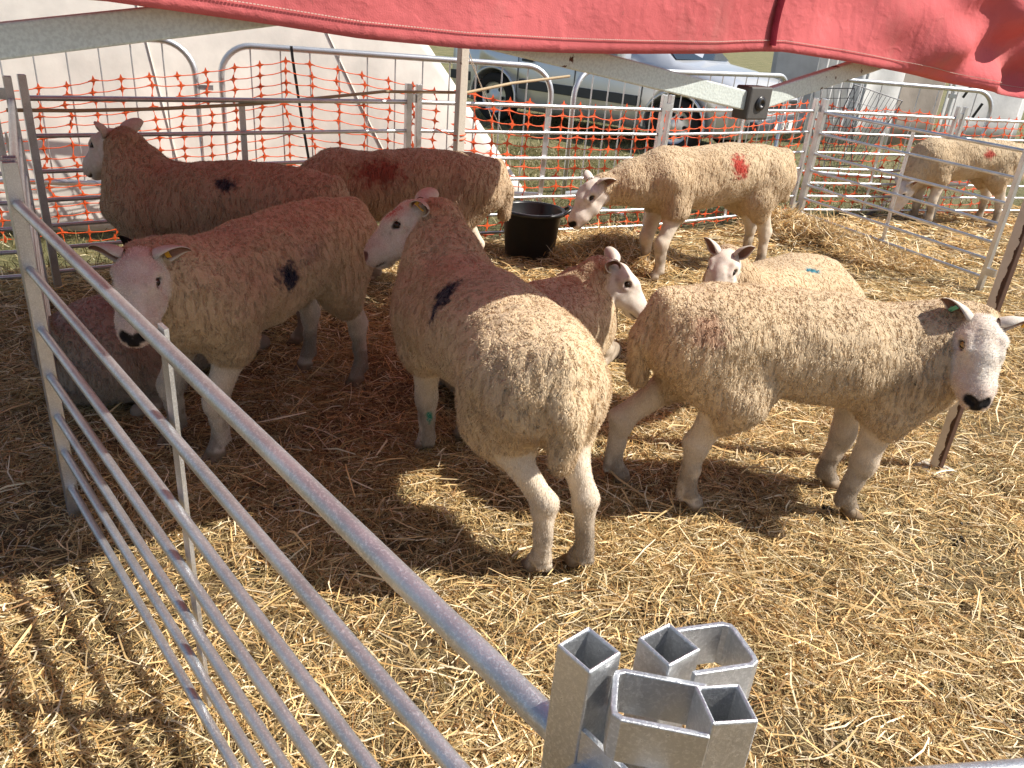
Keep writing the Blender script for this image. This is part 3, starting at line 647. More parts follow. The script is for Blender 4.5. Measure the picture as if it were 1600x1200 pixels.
for s in (-1, 1):
    for x in (-1.24, 1.25):
        arch = MB().tube([(x + 0.36 * math.cos(a), s * 0.835, 0.31 + 0.36 * math.sin(a)) for a in [R(-8 + 196 * k / 18) for k in range(19)]], 0.018, 6).build('wheel_arch', PAINT, cr)
        wl_ = empty('wheel', (x, s * 0.72, 0.305)); wl_.parent = cr
        mr = Matrix.Rotation(R(90) * -s, 3, 'X')
        MB().lathe([(0.19, -0.09), (0.285, -0.09), (0.305, -0.06), (0.305, 0.06), (0.285, 0.09), (0.205, 0.095), (0.19, 0.08)], (0, 0, 0), 32, mr).build('tyre', TYRE, wl_)
        rim = MB().lathe([(0.205, 0.088), (0.195, 0.07), (0.17, 0.05), (0.07, 0.075), (0.04, 0.085), (0, 0.087)], (0, 0, 0), 32, mr)
        rim.build('rim', ALLOY, wl_)
        if s < 0:
            for k in range(7):
                a = 2 * math.pi * k / 7; MB().lathe([(0, 0.0), (0.024, 0.0)], mr @ Vector((0.125 * math.cos(a), 0.125 * math.sin(a), 0.069)), 10, mr).build('rim_hole', TYRE, wl_)
    for x0, x1, yy in ((-0.82, -0.05, 0.853), (-0.03, 0.80, 0.853), (-1.96, -1.62, 0.815)):
        MB().box(((x0 + x1) / 2, s * yy, 0.52), (x1 - x0, 0.025, 0.11)).build('side_moulding', DARKTRIM, cr, bevel=0.005)
    for x in (-0.86, -0.04, 0.84): MB().box((x, s * 0.846, 0.60), (0.008, 0.006, 0.55)).build('door_gap', DARKTRIM, cr)
    for x in (-0.72, 0.12): MB().box((x, s * 0.858, 0.80), (0.16, 0.02, 0.03)).build('door_handle', DARKTRIM, cr, bevel=0.006)
    gl = MB(); gl.add([(-1.55, s * 0.806, 1.0), (0.62, s * 0.806, 0.985), (0.45, s * 0.69, 1.34), (-1.45, s * 0.69, 1.38)], [(0, 1, 2, 3)]); gl.build('side_window', GLASS, cr)
    hl = MB(); hl.lathe([(0.0, 0.05), (0.06, 0.042), (0.09, 0.015), (0.095, -0.02)], (1.93, s * 0.60, 0.645), 20, Matrix.Rotation(R(72), 3, 'Y') @ Matrix.Rotation(s * R(-22), 3, 'X') @ Matrix.Diagonal((1, 1.35, 1))); hl.build('headlight', LAMP, cr)
    MB().lathe([(0, 0.0), (0.025, 0.0), (0.028, -0.015)], (0.92, s * 0.868, 0.70), 14, Matrix.Rotation(R(90) * -s, 3, 'X')).build('side_repeater', DARKTRIM, cr)
    MB().box((0.62, s * 0.93, 0.98), (0.10, 0.17, 0.12)).build('door_mirror', PAINT, cr, bevel=0.03)
MB().add([(0.64, -0.60, 1.375), (0.64, 0.60, 1.375), (1.10, 0.66, 0.99), (1.10, -0.66, 0.99)], [(0, 1, 2, 3)]).build('windscreen', GLASS, cr)
MB().box((2.02, 0, 0.40), (0.20, 1.34, 0.14)).build('front_bumper', DARKTRIM, cr, bevel=0.04)
MB().box((2.06, 0, 0.60), (0.06, 0.80, 0.13)).build('grille', BLACKP, cr, bevel=0.01)
MB().tube([(2.10, 0.085 * math.cos(a), 0.61 + 0.085 * math.sin(a)) for a in [2 * math.pi * k / 24 for k in range(24)]], 0.011, 6, closed=True).build('round_badge', ALLOY, cr)
pl = MB().box((2.128, 0.0, 0.40), (0.012, 0.52, 0.115)).build('number_plate', simple('white number plate', (0.75, 0.75, 0.72), 0.4, var=0.02), cr)
tc = bpy.data.curves.new('plate_text', 'FONT'); tc.body = 'P50 UR'; tc.size = 0.10; tc.align_x = 'CENTER'; tc.align_y = 'CENTER'; tc.extrude = 0.001
to = bpy.data.objects.new('plate_text', tc); C.objects.link(to); dg = bpy.context.evaluated_depsgraph_get(); tm = bpy.data.meshes.new_from_object(to.evaluated_get(dg)); bpy.data.objects.remove(to)
tm.materials.clear(); tm.materials.append(BLACKP); pt = bpy.data.objects.new('plate_text', tm); C.objects.link(pt); pt.parent = pl; pt.location = (2.1355, 0, 0.40); pt.rotation_euler = (R(90), 0, R(90))
tag(cr, 'silver parked car with dark side moulding beyond the crowd barriers', 'car')

# ------------------------------------------------------------------ folded wire cage panel and white awning on the right
def wire_panel(a, b, c, d, nu, nv, r, name='grid'):
    a, b, c, d = [Vector(p) for p in (a, b, c, d)]; mb = MB()
    for i in range(nu + 1): mb.tube([a.lerp(b, i / nu), d.lerp(c, i / nu)], r * (1.8 if i in (0, nu) else 1), 5)
    for j in range(nv + 1): mb.tube([a.lerp(d, j / nv), b.lerp(c, j / nv)], r * (1.8 if j in (0, nv) else 1), 5)
    return mb
WIRE = simple('dark wire', (0.10, 0.10, 0.11), 0.4, 0.8)
wc = empty('wire_cage', (2.4, 6.9, 0))
O = Vector(wc.location)
p = [aty(1272, 138, 6.95), aty(1335, 138, 6.85), aty(1330, 258, 6.75), aty(1268, 262, 6.85)]
wire_panel(*[v - O for v in p], 6, 8, 0.0022).build('side_panel', WIRE, wc)
p = [aty(1335, 132, 6.9), aty(1410, 158, 7.0), aty(1348, 252, 6.8), aty(1280, 250, 6.85)]
wire_panel(*[v - O for v in p], 12, 5, 0.0022).build('side_panel', WIRE, wc)
tag(wc, 'dark wire cage panels leaning at the far right corner of the pen', 'wire cage')
aw = empty('white_awning', (5.5, 13, 0)); O = Vector(aw.location)
def cloth_wall(a, b, z1, mat, name, fold=0.05, nf=9, z0=0.0):
    a, b = Vector((a[0], a[1], 0)), Vector((b[0], b[1], 0)); d = (b - a); n = Vector((-d.y, d.x, 0)).normalized(); vs = []; nu, nv = 48, 6
    for i in range(nu + 1):
        for j in range(nv + 1):
            p = a + d * (i / nu) + n * fold * math.sin(i / nu * nf) * (1 - 0.6 * j / nv); vs.append(p + Vector((0, 0, z0 + (z1 - z0) * j / nv)) - O)
    mb = MB(); mb.add(vs, [(i * (nv + 1) + j, (i + 1) * (nv + 1) + j, (i + 1) * (nv + 1) + j + 1, i * (nv + 1) + j + 1) for i in range(nu) for j in range(nv)], True)
    o = mb.build(name, mat, aw); o.modifiers.new('thick', 'SOLIDIFY').thickness = 0.006; return o
def awp(px, Y): v = aty(px, 165, Y); return (v.x, v.y)
cloth_wall(awp(1264, 12.2), awp(1322, 12.55), 2.3, WHITEF, 'drape', 0.06, 26)
cloth_wall(awp(1322, 12.6), awp(1345, 12.7), 2.3, GREYF, 'drape', 0.03, 8)
cloth_wall(awp(1345, 12.7), awp(1400, 13.05), 2.3, WHITEF, 'wall', 0.03, 6)
cloth_wall(awp(1400, 13.1), awp(1466, 13.45), 2.3, TANF, 'door', 0.02, 4)
cloth_wall(awp(1474, 13.45), awp(1594, 14.2), 2.3, WHITEF, 'wall', 0.03, 5)
cloth_wall(awp(1594, 14.22), awp(1600, 15.8), 2.3, GREYF, 'wall', 0.03, 5)
pq = Vector(awp(1468, 13.2)) - O.to_2d(); AX, AY = pq.x - 0.52, pq.y + 0.3
MB().tube([(AX + x, AY - 0.4, z) for x, z in ((0.62, 0), (0.62, 0.85), (0.60, 1.0), (0.52, 1.1), (0.40, 1.14))], 0.03, 10).build('frame_pole', GALV2, aw)
MB().box((AX + 0.62, AY - 0.42, 0.80), (0.12, 0.05, 0.06)).build('pole_clamp', GALV2, aw)
sb = MB(); 
for x, z in ((0.98, 1.0), (1.22, 0.72)): sb.bar((AX + x, AY - 0.2, z), (AX + x - 0.09, AY - 0.2, z - 0.22), 0.02, 0.035)
sb.build('strap', BLACKP, aw)
MB().add([Vector(v) - O for v in ((4.0, 12.3, 2.31), (8.6, 14.3, 2.31), (8.3, 17.0, 2.6), (3.0, 15.6, 2.6))], [(0, 1, 2, 3)]).build('roof', WHITEF, aw)
tag(aw, 'white awning with beige door panel and drapes at the far right', 'awning')
# grey trailer and wooden stack just beyond, right edge
tb = empty('wooden_crate', (8.05, 13.3, 0))
for k in range(5): MB().box((0.25, 0.0, 0.1 + k * 0.17), (0.7, 0.5, 0.11)).build('plank', simple('brown timber', (0.12, 0.06, 0.03), 0.8), tb)
for x in (-0.05, 0.55): MB().box((x, 0.05, 0.45), (0.06, 0.38, 0.86)).build('post', BLACKP, tb)
tag(tb, 'stack of brown timber slats on dark posts at the right edge', 'crate')
gt = empty('grey_tent', (5.75, 15.2, 0)); O2 = Vector(gt.location)
vs = [(-1.4, 0.4, 0), (0.75, -0.4, 0), (0.75, -0.3, 1.2), (-0.3, 0.6, 2.3), (-1.4, 0.8, 2.3)]
mb = MB(); mb.add(vs, [(0, 1, 2, 3, 4)]); mb.add([(x, y + 0.3, z) for x, y, z in vs], [(4, 3, 2, 1, 0)]); mb.build('wall', GREYF, gt)
tag(gt, 'grey tent flap behind the bonnet of the car', 'tent')
bx = MB().tube([atz(1345, 345, 0.03), atz(1410, 298, 0.05), atz(1440, 292, 0.06)], 0.018, 8)
tag(bx.build('wooden_stick', simple('dark stick', (0.06, 0.045, 0.035), 0.9)), 'dark stick lying under the hurdle of the right hand pen', 'stick')

# ------------------------------------------------------------------ sheep: one continuous surface each, from blended volumes
class Field:
    def __init__(s, lo, hi, h):
        s.h = h; s.lo = np.array(lo); n = np.ceil((np.array(hi) - s.lo) / h).astype(int) + 1; s.n = n
        s.ax = [(s.lo[i] + h * np.arange(n[i])).astype(np.float32) for i in range(3)]
        s.D = {}
    def grp(s, g):
        if g not in s.D: s.D[g] = np.full(s.n, 9.0, np.float32)
        return s.D[g]
    def block(s, lo, hi, m):
        sl = []
        for i in range(3):
            a = int(np.floor((lo[i] - m - s.lo[i]) / s.h)); b = int(np.ceil((hi[i] + m - s.lo[i]) / s.h)) + 1
            sl.append(slice(max(0, a), max(0, min(s.n[i], b))))
        X, Y, Z = (s.ax[i][sl[i]] for i in range(3))
        return tuple(sl), X[:, None, None], Y[None, :, None], Z[None, None, :]
    def put(s, g, sl, d, k):
        A = s.grp(g)[sl]
        if k <= 0: np.minimum(A, d, out=A); return
        h = np.maximum(k - np.abs(A - d), 0) / k; A[...] = np.minimum(A, d) - h * h * k * 0.25
    def cone(s, g, a, b, r1, r2, k=0.03, sub=False):
        a = np.asarray(a, np.float32); b = np.asarray(b, np.float32); r = max(r1, r2)
        sl, X, Y, Z = s.block(np.minimum(a, b) - r, np.maximum(a, b) + r, k + 0.03); ba = b - a; l2 = float(ba @ ba) + 1e-9
        x, y, z = X - a[0], Y - a[1], Z - a[2]; t = np.clip((x * ba[0] + y * ba[1] + z * ba[2]) / l2, 0, 1)
        d = np.sqrt((x - ba[0] * t) ** 2 + (y - ba[1] * t) ** 2 + (z - ba[2] * t) ** 2) - (r1 + (r2 - r1) * t)
        if sub:
            A = s.grp(g)[sl]; h = np.maximum(k - np.abs(A + d), 0) / max(k, 1e-6); A[...] = np.maximum(A, -d) + h * h * k * 0.25
        else: s.put(g, sl, d, k)
    def ell(s, g, c, M, r, k=0.03):
        # M rows: local axes in world
        c = np.asarray(c, np.float32); R_ = max(r); sl, X, Y, Z = s.block(c - R_, c + R_, k + 0.03); x, y, z = X - c[0], Y - c[1], Z - c[2]
        q0 = q1 = 0
        for i in range(3):
            u = x * M[i][0] + y * M[i][1] + z * M[i][2]; q0 = q0 + (u / r[i]) ** 2; q1 = q1 + (u / r[i] ** 2) ** 2
        k0 = np.sqrt(q0); d = k0 * (k0 - 1) / (np.sqrt(q1) + 1e-6); s.put(g, sl, d.astype(np.float32), k)
    def loft(s, g, st, p=2.25, bend=0.0, k=0.05):
        st = np.array(st); xs = st[:, 0]; lo = [xs[0], -st[:, 3].max() - abs(bend), st[:, 2].min()]; hi = [xs[-1], st[:, 3].max() + abs(bend), st[:, 1].max()]
        sl, X, Y, Z = s.block(lo, hi, 0.08); xx = X[:, 0, 0]; f = lambda c: np.interp(xx, xs, st[:, c]).astype(np.float32)[:, None, None]
        top, bo, w = f(1), f(2), np.maximum(f(3), 0.012); zc = (top + bo) / 2; hh = np.maximum((top - bo) / 2, 0.012)
        yc = (bend * (xx / 0.5) ** 2 * np.sign(xx)).astype(np.float32)[:, None, None]
        q = (np.abs((Y - yc) / w) ** p + np.abs((Z - zc) / hh) ** p) ** (1 / p); d = (q - 1) * np.minimum(w, hh)
        ex = np.maximum(np.maximum(xs[0] - X, X - xs[-1]), 0); d = np.where(ex > 0, np.sqrt(np.maximum(d, 0) ** 2 + ex ** 2), d); s.put(g, sl, d.astype(np.float32), k)

def surface_nets(D, lo, h):
    s = D < 0; n = np.array(D.shape)
    cnt = np.zeros(n - 1, np.int8)
    for i in (0, 1):
        for j in (0, 1):
            for k in (0, 1): cnt += s[i:n[0] - 1 + i, j:n[1] - 1 + j, k:n[2] - 1 + k]
    act = (cnt > 0) & (cnt < 8); ix = np.argwhere(act); im = np.full(n - 1, -1, np.int32); im[act] = np.arange(len(ix))
    cor = {(i, j, k): D[ix[:, 0] + i, ix[:, 1] + j, ix[:, 2] + k] for i in (0, 1) for j in (0, 1) for k in (0, 1)}
    acc = np.zeros((len(ix), 3)); c = np.zeros(len(ix))
    for a in cor:
        for ax_ in range(3):
            if a[ax_]: continue
            b = list(a); b[ax_] = 1; b = tuple(b); da, db = cor[a], cor[b]; m = (da < 0) != (db < 0)
            t = np.where(m, da / np.where(m, da - db, 1), 0); p = np.array(a, float)[None, :] + np.zeros((len(ix), 3)); p[:, ax_] += t; acc[m] += p[m]; c[m] += 1
    V = lo + h * (ix + acc / c[:, None]); faces = []
    for ax_ in range(3):
        b_, c_ = (ax_ + 1) % 3, (ax_ + 2) % 3
        sl0 = [slice(None)] * 3; sl1 = [slice(None)] * 3; sl0[ax_] = slice(0, -1); sl1[ax_] = slice(1, None)
        a0, a1 = s[tuple(sl0)], s[tuple(sl1)]; e = np.argwhere(a0 != a1)
        ok = (e[:, b_] > 0) & (e[:, c_] > 0) & (e[:, b_] < n[b_] - 1) & (e[:, c_] < n[c_] - 1); e = e[ok]; fl = a0[e[:, 0], e[:, 1], e[:, 2]]
        def at(db, dc): q = e.copy(); q[:, b_] -= db; q[:, c_] -= dc; return im[q[:, 0], q[:, 1], q[:, 2]]
        qd = np.stack([at(1, 1), at(0, 1), at(0, 0), at(1, 0)], -1); qd[~fl] = qd[~fl][:, ::-1]; faces.append(qd)
    return V, np.concatenate(faces)
_t3 = rng.random((48, 48, 48)).astype(np.float32)
def vn3(P, f):
    q = P * f + 11.3; i = np.floor(q).astype(int); r = q - i; r = r * r * (3 - 2 * r); o = 0
    for a in (0, 1):
        for b in (0, 1):
            for c in (0, 1):
                o = o + _t3[(i[:, 0] + a) % 48, (i[:, 1] + b) % 48, (i[:, 2] + c) % 48] * (r[:, 0] if a else 1 - r[:, 0]) * (r[:, 1] if b else 1 - r[:, 1]) * (r[:, 2] if c else 1 - r[:, 2])
    return o

def m_sheep():
    t = NT('sheep fleece and short white hair'); co = t.coord(); wool = t.n('Attribute', attribute_name='wool').outputs['Fac']; col = t.n('Attribute', attribute_name='col').outputs['Color']
    wp = t.n('VectorMath', operation='MULTIPLY_ADD'); nz = t.n('TexNoise'); nz.inputs['Scale'].default_value = 9; nz.inputs['Detail'].default_value = 2; t.l(co, nz.inputs['Vector'])
    t.l(nz.outputs['Color'], wp.inputs[0]); wp.inputs[1].default_value = (0.05, 0.05, 0.07); t.l(co, wp.inputs[2])
    v = wp.outputs[0]
    ridge = lambda f, wd: t.ramp(t.math('ABSOLUTE', t.math('SUBTRACT', f, 0.5)), [(0.0, 0.0), (wd, 1.0)], 'EASE')
    k1 = t.ramp(t.noise(v, 1.0, 2, 0.55, (82, 64, 15)), [(0.34, 0.0), (0.52, 1.0)], 'EASE')
    k2 = t.ramp(t.noise(v, 1.0, 2, 0.5, (150, 110, 40)), [(0.3, 0.0), (0.6, 1.0)], 'EASE')
    gr = t.noise(co, 260, 2, 0.6)
    h = t.math('ADD', t.math('MULTIPLY', k1, 0.68), t.math('ADD', t.math('MULTIPLY', k2, 0.20), t.math('MULTIPLY', gr, 0.10)))
    hs = t.math('MULTIPLY', t.noise(co, 420, 2, 0.6, (1, 1, 0.6)), 0.5)
    hh = t.mix(wool, hs, h)
    dp = t.n('Displacement'); dp.inputs['Midlevel'].default_value = 0.6; dp.inputs['Scale'].default_value = 0.0080
    t.l(hh, dp.inputs['Height']); 
    # displacement is faded out on skin by its height map being flat there
    t.l(t.math('MULTIPLY', t.math('ADD', wool, 0.13), 0.0080), dp.inputs['Scale']); t.l(dp.outputs[0], t.out.inputs['Displacement'])
    big = t.noise(co, 6, 4, 0.6); tips = t.noise(co, 70, 3, 0.65)
    c = t.mix(t.math('MULTIPLY', t.ramp(big, [(0.35, 0), (0.7, 1)]), 0.25), col, (0.86, 0.80, 0.70), 'MULTIPLY')
    c = t.mix(t.math('MULTIPLY', t.ramp(tips, [(0.4, 0), (0.65, 1)]), 0.35), c, (0.80, 0.72, 0.58), 'MULTIPLY')
    hr = t.noise(co, 330, 2, 0.6, (1, 1, 0.5)); c = t.mix(t.math('MULTIPLY', t.ramp(hr, [(0.38, 0), (0.62, 1)]), 0.5), c, (0.80, 0.76, 0.72), 'MULTIPLY')
    t.col(c); t.set(Roughness=0.92); t.b.inputs['Specular IOR Level'].default_value = 0.12
    t.l(t.math('MULTIPLY', wool, 0.18), t.b.inputs['Sheen Weight']); t.b.inputs['Sheen Roughness'].default_value = 0.6; t.b.inputs['Sheen Tint'].default_value = (1, 0.92, 0.8, 1)
    try: t.m.displacement_method = 'BOTH'
    except Exception: t.m.cycles.displacement_method = 'BOTH'
    return t.m
FLEECE = m_sheep(); FIBRE = m_straw('loose wool fibres', 0.3)
EYE = simple('sheep eye', (0.018, 0.011, 0.006), 0.08, var=0.3); EYEL = NT('amber sheep eye').set(Roughness=0.1)
_o = EYEL.coord(); _s = EYEL.n('SeparateXYZ'); EYEL.l(_o, _s.inputs[0])
_r = EYEL.n('VectorMath', operation='LENGTH'); _m = EYEL.n('Mapping'); _m.inputs['Scale'].default_value = (0, 1, 1); EYEL.l(_o, _m.inputs[0]); EYEL.l(_m.outputs[0], _r.inputs[0])
_iris = EYEL.math('GREATER_THAN', _r.outputs['Value'], 0.0105); _pup = EYEL.math('LESS_THAN', EYEL.math('ABSOLUTE', _s.outputs[2]), 0.0026)
EYEL.col(EYEL.mix(EYEL.math('MAXIMUM', _iris, _pup), (0.42, 0.27, 0.10), (0.01, 0.008, 0.006))); EYEL = EYEL.m

STAND = [(-.520, .61, .53, .03), (-.510, .65, .51, .07), (-.480, .69, .495, .108), (-.43, .722, .485, .135), (-.33, .742, .475, .155), (-.20, .745, .44, .166), (-.05, .737, .405, .174), (.10, .727, .39, .174), (.22, .718, .385, .165), (.32, .708, .39, .15), (.40, .685, .405, .13), (.455, .645, .43, .10), (.488, .60, .46, .065), (.502, .54, .49, .02)]
LIE = [(-.52, .30, .12, .03), (-.51, .36, .06, .10), (-.47, .40, .03, .165), (-.40, .43, .01, .205), (-.28, .45, .0, .235), (-.12, .455, .0, .25), (.05, .45, .0, .25), (.20, .445, .0, .235), (.32, .435, .02, .205), (.41, .41, .05, .165), (.47, .37, .10, .12), (.505, .31, .18, .05)]
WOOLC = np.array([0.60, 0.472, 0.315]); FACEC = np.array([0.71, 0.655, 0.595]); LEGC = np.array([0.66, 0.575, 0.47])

def make_sheep(label, ctr, hdg, h, poll, nose, feet=None, lie=False, sc=1.0, hs=0.87, marks=(), dark_face=False, ear=(0.9, 0.15, -0.25), eyes='dark', tags=(), woolc=WOOLC, bend=0.0, nosec=(0.02, 0.018, 0.018), tail=True, facec=None, grime=1.0, up=(0, 0, 1), earL=None, ground_z=None):
    fib = 90000 if h < .005 else (45000 if h < .007 else 20000)
    gz0 = float(gz(ctr[0], ctr[1])) if ground_z is None else ground_z
    ca, sa = math.cos(hdg), math.sin(hdg)
    def L(p): dx, dy = p[0] - ctr[0], p[1] - ctr[1]; return np.array([dx * ca + dy * sa, -dx * sa + dy * ca, (p[2] if len(p) > 2 else gz0) - gz0])
    def Ld(v): return np.array([v[0] * ca + v[1] * sa, -v[0] * sa + v[1] * ca, v[2]])
    po, no = L(poll), L(nose); f = no - po; f /= np.linalg.norm(f); u = Ld(np.array(up, float)); u = u - f * (u @ f); u /= np.linalg.norm(u); sd = np.cross(u, f); sd /= np.linalg.norm(sd)   # sd = animal's left
    hp = lambda a, b, c: po + hs * (f * a + u * b + sd * c * 1.1)
    M = np.stack([f, u, sd]); lo = [-.62 * sc, -.34 * sc, -.03]; hi = [.6 * sc, .34 * sc, .85 * sc]
    for p in (po, hp(.30, 0, 0), hp(.28, -.12, 0), hp(0, .1, 0), hp(.1, 0, .12), hp(.1, 0, -.12), hp(-.03, -.062, 0)): lo = np.minimum(lo, p - 0.11); hi = np.maximum(hi, p + 0.11)
    if feet is not None:
        fl = [L(p) for p in feet]
        for p in fl: p[2] = 0.0; lo = np.minimum(lo, p - 0.07); hi = np.maximum(hi, p + 0.07)
    lo[2] = max(lo[2], -0.04)
    Fd = Field(lo, hi, h); Wg, Sg = 'wool', 'skin'
    tor = [(x * sc, t_ * sc, b * sc, w * sc) for x, t_, b, w in (LIE if lie else STAND)]
    Fd.loft(Wg, tor, 2.2, bend)
    s = sc
    if not lie:
        hl, hr, fL, fR = fl   # hind left, hind right, front left, front right
        for sgn, ft in ((1, hl), (-1, hr)):
            hip = np.array([-.34, sgn * .062, .575]) * s; lean = (ft[0] + .36 * s)
            stf = np.array([-.255 * s + lean * .35, sgn * .105 * s * .8 + ft[1] * .2, .44 * s]); hock = np.array([ft[0] - .004 * s, ft[1] * .86 + sgn * .004, .245 * s])
            Fd.cone(Wg, hip, stf, .112 * s, .086 * s, .06); Fd.cone(Wg, np.array([-.42, sgn * .058, .55]) * s, stf * .72 + hock * .28 + np.array([-.02, 0, .03]) * s, .088 * s, .052 * s, .05)
            Fd.cone(Wg, stf, (stf * .55 + hock * .45), .082 * s, .048 * s, .045)
            Fd.cone(Sg, stf, hock, .042 * s, .0245 * s, .03); Fd.cone(Sg, hock + np.array([-.022, 0, .012]) * s, hock + np.array([-.006, 0, -.02]) * s, .023 * s, .026 * s, .02)
            fet = ft + np.array([-.012, 0, .075]) * s
            Fd.cone(Sg, hock, (hock + fet) / 2, .0235 * s, 0.0185 * s, .025); Fd.cone(Sg, (hock + fet) / 2, fet, .0185 * s, .0225 * s, .02)
            Fd.cone(Sg, hock + np.array([-.024, 0, 0]) * s, fet + np.array([-.019, 0, .01]) * s, .0195 * s, .0185 * s, .022); Fd.cone(Sg, stf + np.array([-.06, 0, -.03]) * s, hock + np.array([-.026, 0, .02]) * s, .038 * s, .019 * s, .035)
            Fd.cone(Sg, fet, ft + np.array([.02, 0, .035]) * s, .0265 * s, .0255 * s, .015)
            for q in (-1, 1): Fd.cone(Sg, ft + np.array([.010, q * .0145, .032]) * s, ft + np.array([.046, q * .0165, .014]) * s, .0215 * s, .012 * s, .003)
            Fd.cone(Sg, fet + np.array([-.025, .012, -.012]) * s, fet + np.array([-.028, -.012, -.014]) * s, .010 * s, .010 * s, .008)
        for sgn, ft in ((1, fL), (-1, fR)):
            sh = np.array([.31, sgn * .09, .52]) * s; el = np.array([.26 * s + (ft[0] - .27 * s) * .3, sgn * .10 * s + (ft[1] - sgn * .1 * s) * .3, .40 * s]); kn = np.array([ft[0] * .85 + el[0] * .15 + .012 * s, ft[1] * .9 + el[1] * .1, .215 * s])
            Fd.cone(Wg, sh, el, .108 * s, .074 * s, .06); Fd.cone(Wg, el, el * .84 + kn * .16, .064 * s, .050 * s, .04)
            Fd.cone(Sg, el, kn, .044 * s, .028 * s, .03); Fd.cone(Sg, kn + np.array([.005, 0, .018]) * s, kn + np.array([.005, 0, -.020]) * s, .029 * s, .028 * s, .02)
            fet = ft + np.array([-.010, 0, .072]) * s
            Fd.cone(Sg, kn, (kn + fet) / 2, .026 * s, .021 * s, .025); Fd.cone(Sg, (kn + fet) / 2, fet, .021 * s, .0235 * s, .02)
            Fd.cone(Sg, kn + np.array([-.020, 0, .02]) * s, fet + np.array([-.018, 0, .01]) * s, .021 * s, .0185 * s, .022); Fd.cone(Sg, el + np.array([-.025, 0, 0]) * s, kn + np.array([-.014, 0, 0]) * s, .042 * s, .023 * s, .03)
            Fd.cone(Sg, fet, ft + np.array([.018, 0, .035]) * s, .0265 * s, .0255 * s, .015)
            for q in (-1, 1): Fd.cone(Sg, ft + np.array([.010, q * .0145, .032]) * s, ft + np.array([.048, q * .0165, .014]) * s, .0215 * s, .012 * s, .003)
            Fd.cone(Sg, fet + np.array([-.024, .012, -.012]) * s, fet + np.array([-.027, -.012, -.014]) * s, .010 * s, .010 * s, .008)
        if tail:
            Fd.cone(Wg, np.array([-.47, 0, .67]) * s, np.array([-.515, .0, .57]) * s, .055 * s, .048 * s, .04); Fd.cone(Wg, np.array([-.520, 0, .57]) * s, np.array([-.528, .006, .445]) * s, .046 * s, .034 * s, .014)
        n0 = np.array([.33, 0, .56]) * s; nr = .140 * s
    else:
        for sgn in (1, -1):
            Fd.cone(Wg, np.array([-.36, sgn * .15, .20]) * s, np.array([-.18, sgn * .24, .10]) * s, .15 * s, .09 * s, .06)
            Fd.cone(Sg, np.array([-.16, sgn * .27, .045]) * s, np.array([-.36, sgn * .29, .035]) * s, .04 * s, .030 * s, .02); Fd.cone(Sg, np.array([-.36, sgn * .29, .035]) * s, np.array([-.22, sgn * .31, .028]) * s, .028 * s, .026 * s, .02)
            Fd.cone(Sg, np.array([.36, sgn * .13, .10]) * s, np.array([.50, sgn * .14, .05]) * s, .06 * s, .038 * s, .03); Fd.cone(Sg, np.array([.50, sgn * .14, .045]) * s, np.array([.33, sgn * .16, .028]) * s, .033 * s, .028 * s, .02)
        n0 = np.array([.34, 0, .27]) * s; nr = .15 * s
    base = hp(-.030, -.062, 0); mid = n0 * .5 + base * .5
    Fd.cone(Wg, n0, mid, nr, .118 * s, .07); Fd.cone(Wg, mid, base, .118 * s, .080 * hs, .05); Fd.cone(Wg, base, hp(-.005, -.092, 0), .078 * hs, .060 * hs, .04)
    # head
    k = .022 * hs; c = lambda a, b, r1, r2, kk=k: Fd.cone(Sg, a, b, r1 * hs, r2 * hs, kk)
    Fd.ell(Sg, hp(.028, -.012, 0), M, [.078 * hs, .066 * hs, .068 * hs], k)
    c(hp(.05, .012, 0), hp(.12, .006, 0), .052, .046); c(hp(.12, .004, 0), hp(.232, -.028, 0), .045, .036)
    for q in (-1, 1):
        c(hp(.062, .012, q * .040), hp(.105, .002, q * .036), .034, .026); c(hp(.03, -.055, q * .034), hp(.115, -.068, q * .027), .046, .040); c(hp(.115, -.066, q * .030), hp(.20, -.066, q * .020), .041, .034)
        c(hp(.12, -.03, q * .03), hp(.19, -.045, q * .02), .034, .032)
    c(hp(.205, -.046, .014), hp(.248, -.052, .010), .043, .037); c(hp(.205, -.046, -.014), hp(.248, -.052, -.010), .043, .037)
    for q in (-1, 1):
        c(hp(.070, .035, q * .048), hp(.118, .028, q * .044), .014, .011, .012); c(hp(.078, -.008, q * .055), hp(.112, -.007, q * .051), .010, .009, .012); c(hp(.215, -.082, 0), hp(.238, -.082, 0), .027, .022)
    for q in (-1, 1):
        Fd.cone(Sg, hp(.236, -.06, q * .017), hp(.250, -.062, q * .014), .025 * hs, .021 * hs, .012)
        Fd.cone(Sg, hp(.284, -.032, q * .013), hp(.262, -.024, q * .030), .0095 * hs, .0075 * hs, .006, True)            # nostrils
        Fd.cone(Sg, hp(.282, -.086, q * .004), hp(.205, -.083, q * .047), .0045 * hs, .0035 * hs, .006, True)            # mouth line
        Fd.cone(Sg, hp(.094, .016, q * .080), hp(.092, .015, q * .060), .019 * hs, .016 * hs, .008, True)                # eye sockets
    Fd.cone(Sg, hp(.290, -.045, 0), hp(.290, -.075, 0), .004 * hs, .004 * hs, .006, True)
    Dw, Ds = Fd.D[Wg], Fd.D[Sg]; kk = .018; hm_ = np.maximum(kk - np.abs(Dw - Ds), 0) / kk; D = np.minimum(Dw, Ds) - hm_ * hm_ * kk * .25
    D[:, :, 0] = np.maximum(D[:, :, 0], 0.01)
    V, Q = surface_nets(D, Fd.lo, h)
    gi = np.clip(np.round((V - Fd.lo) / h).astype(int), 0, Fd.n - 1); dd = Ds[gi[:, 0], gi[:, 1], gi[:, 2]] - Dw[gi[:, 0], gi[:, 1], gi[:, 2]]
    wool = sm(-.006, .012, dd + .006 * (vn3(V, 60) - .5))
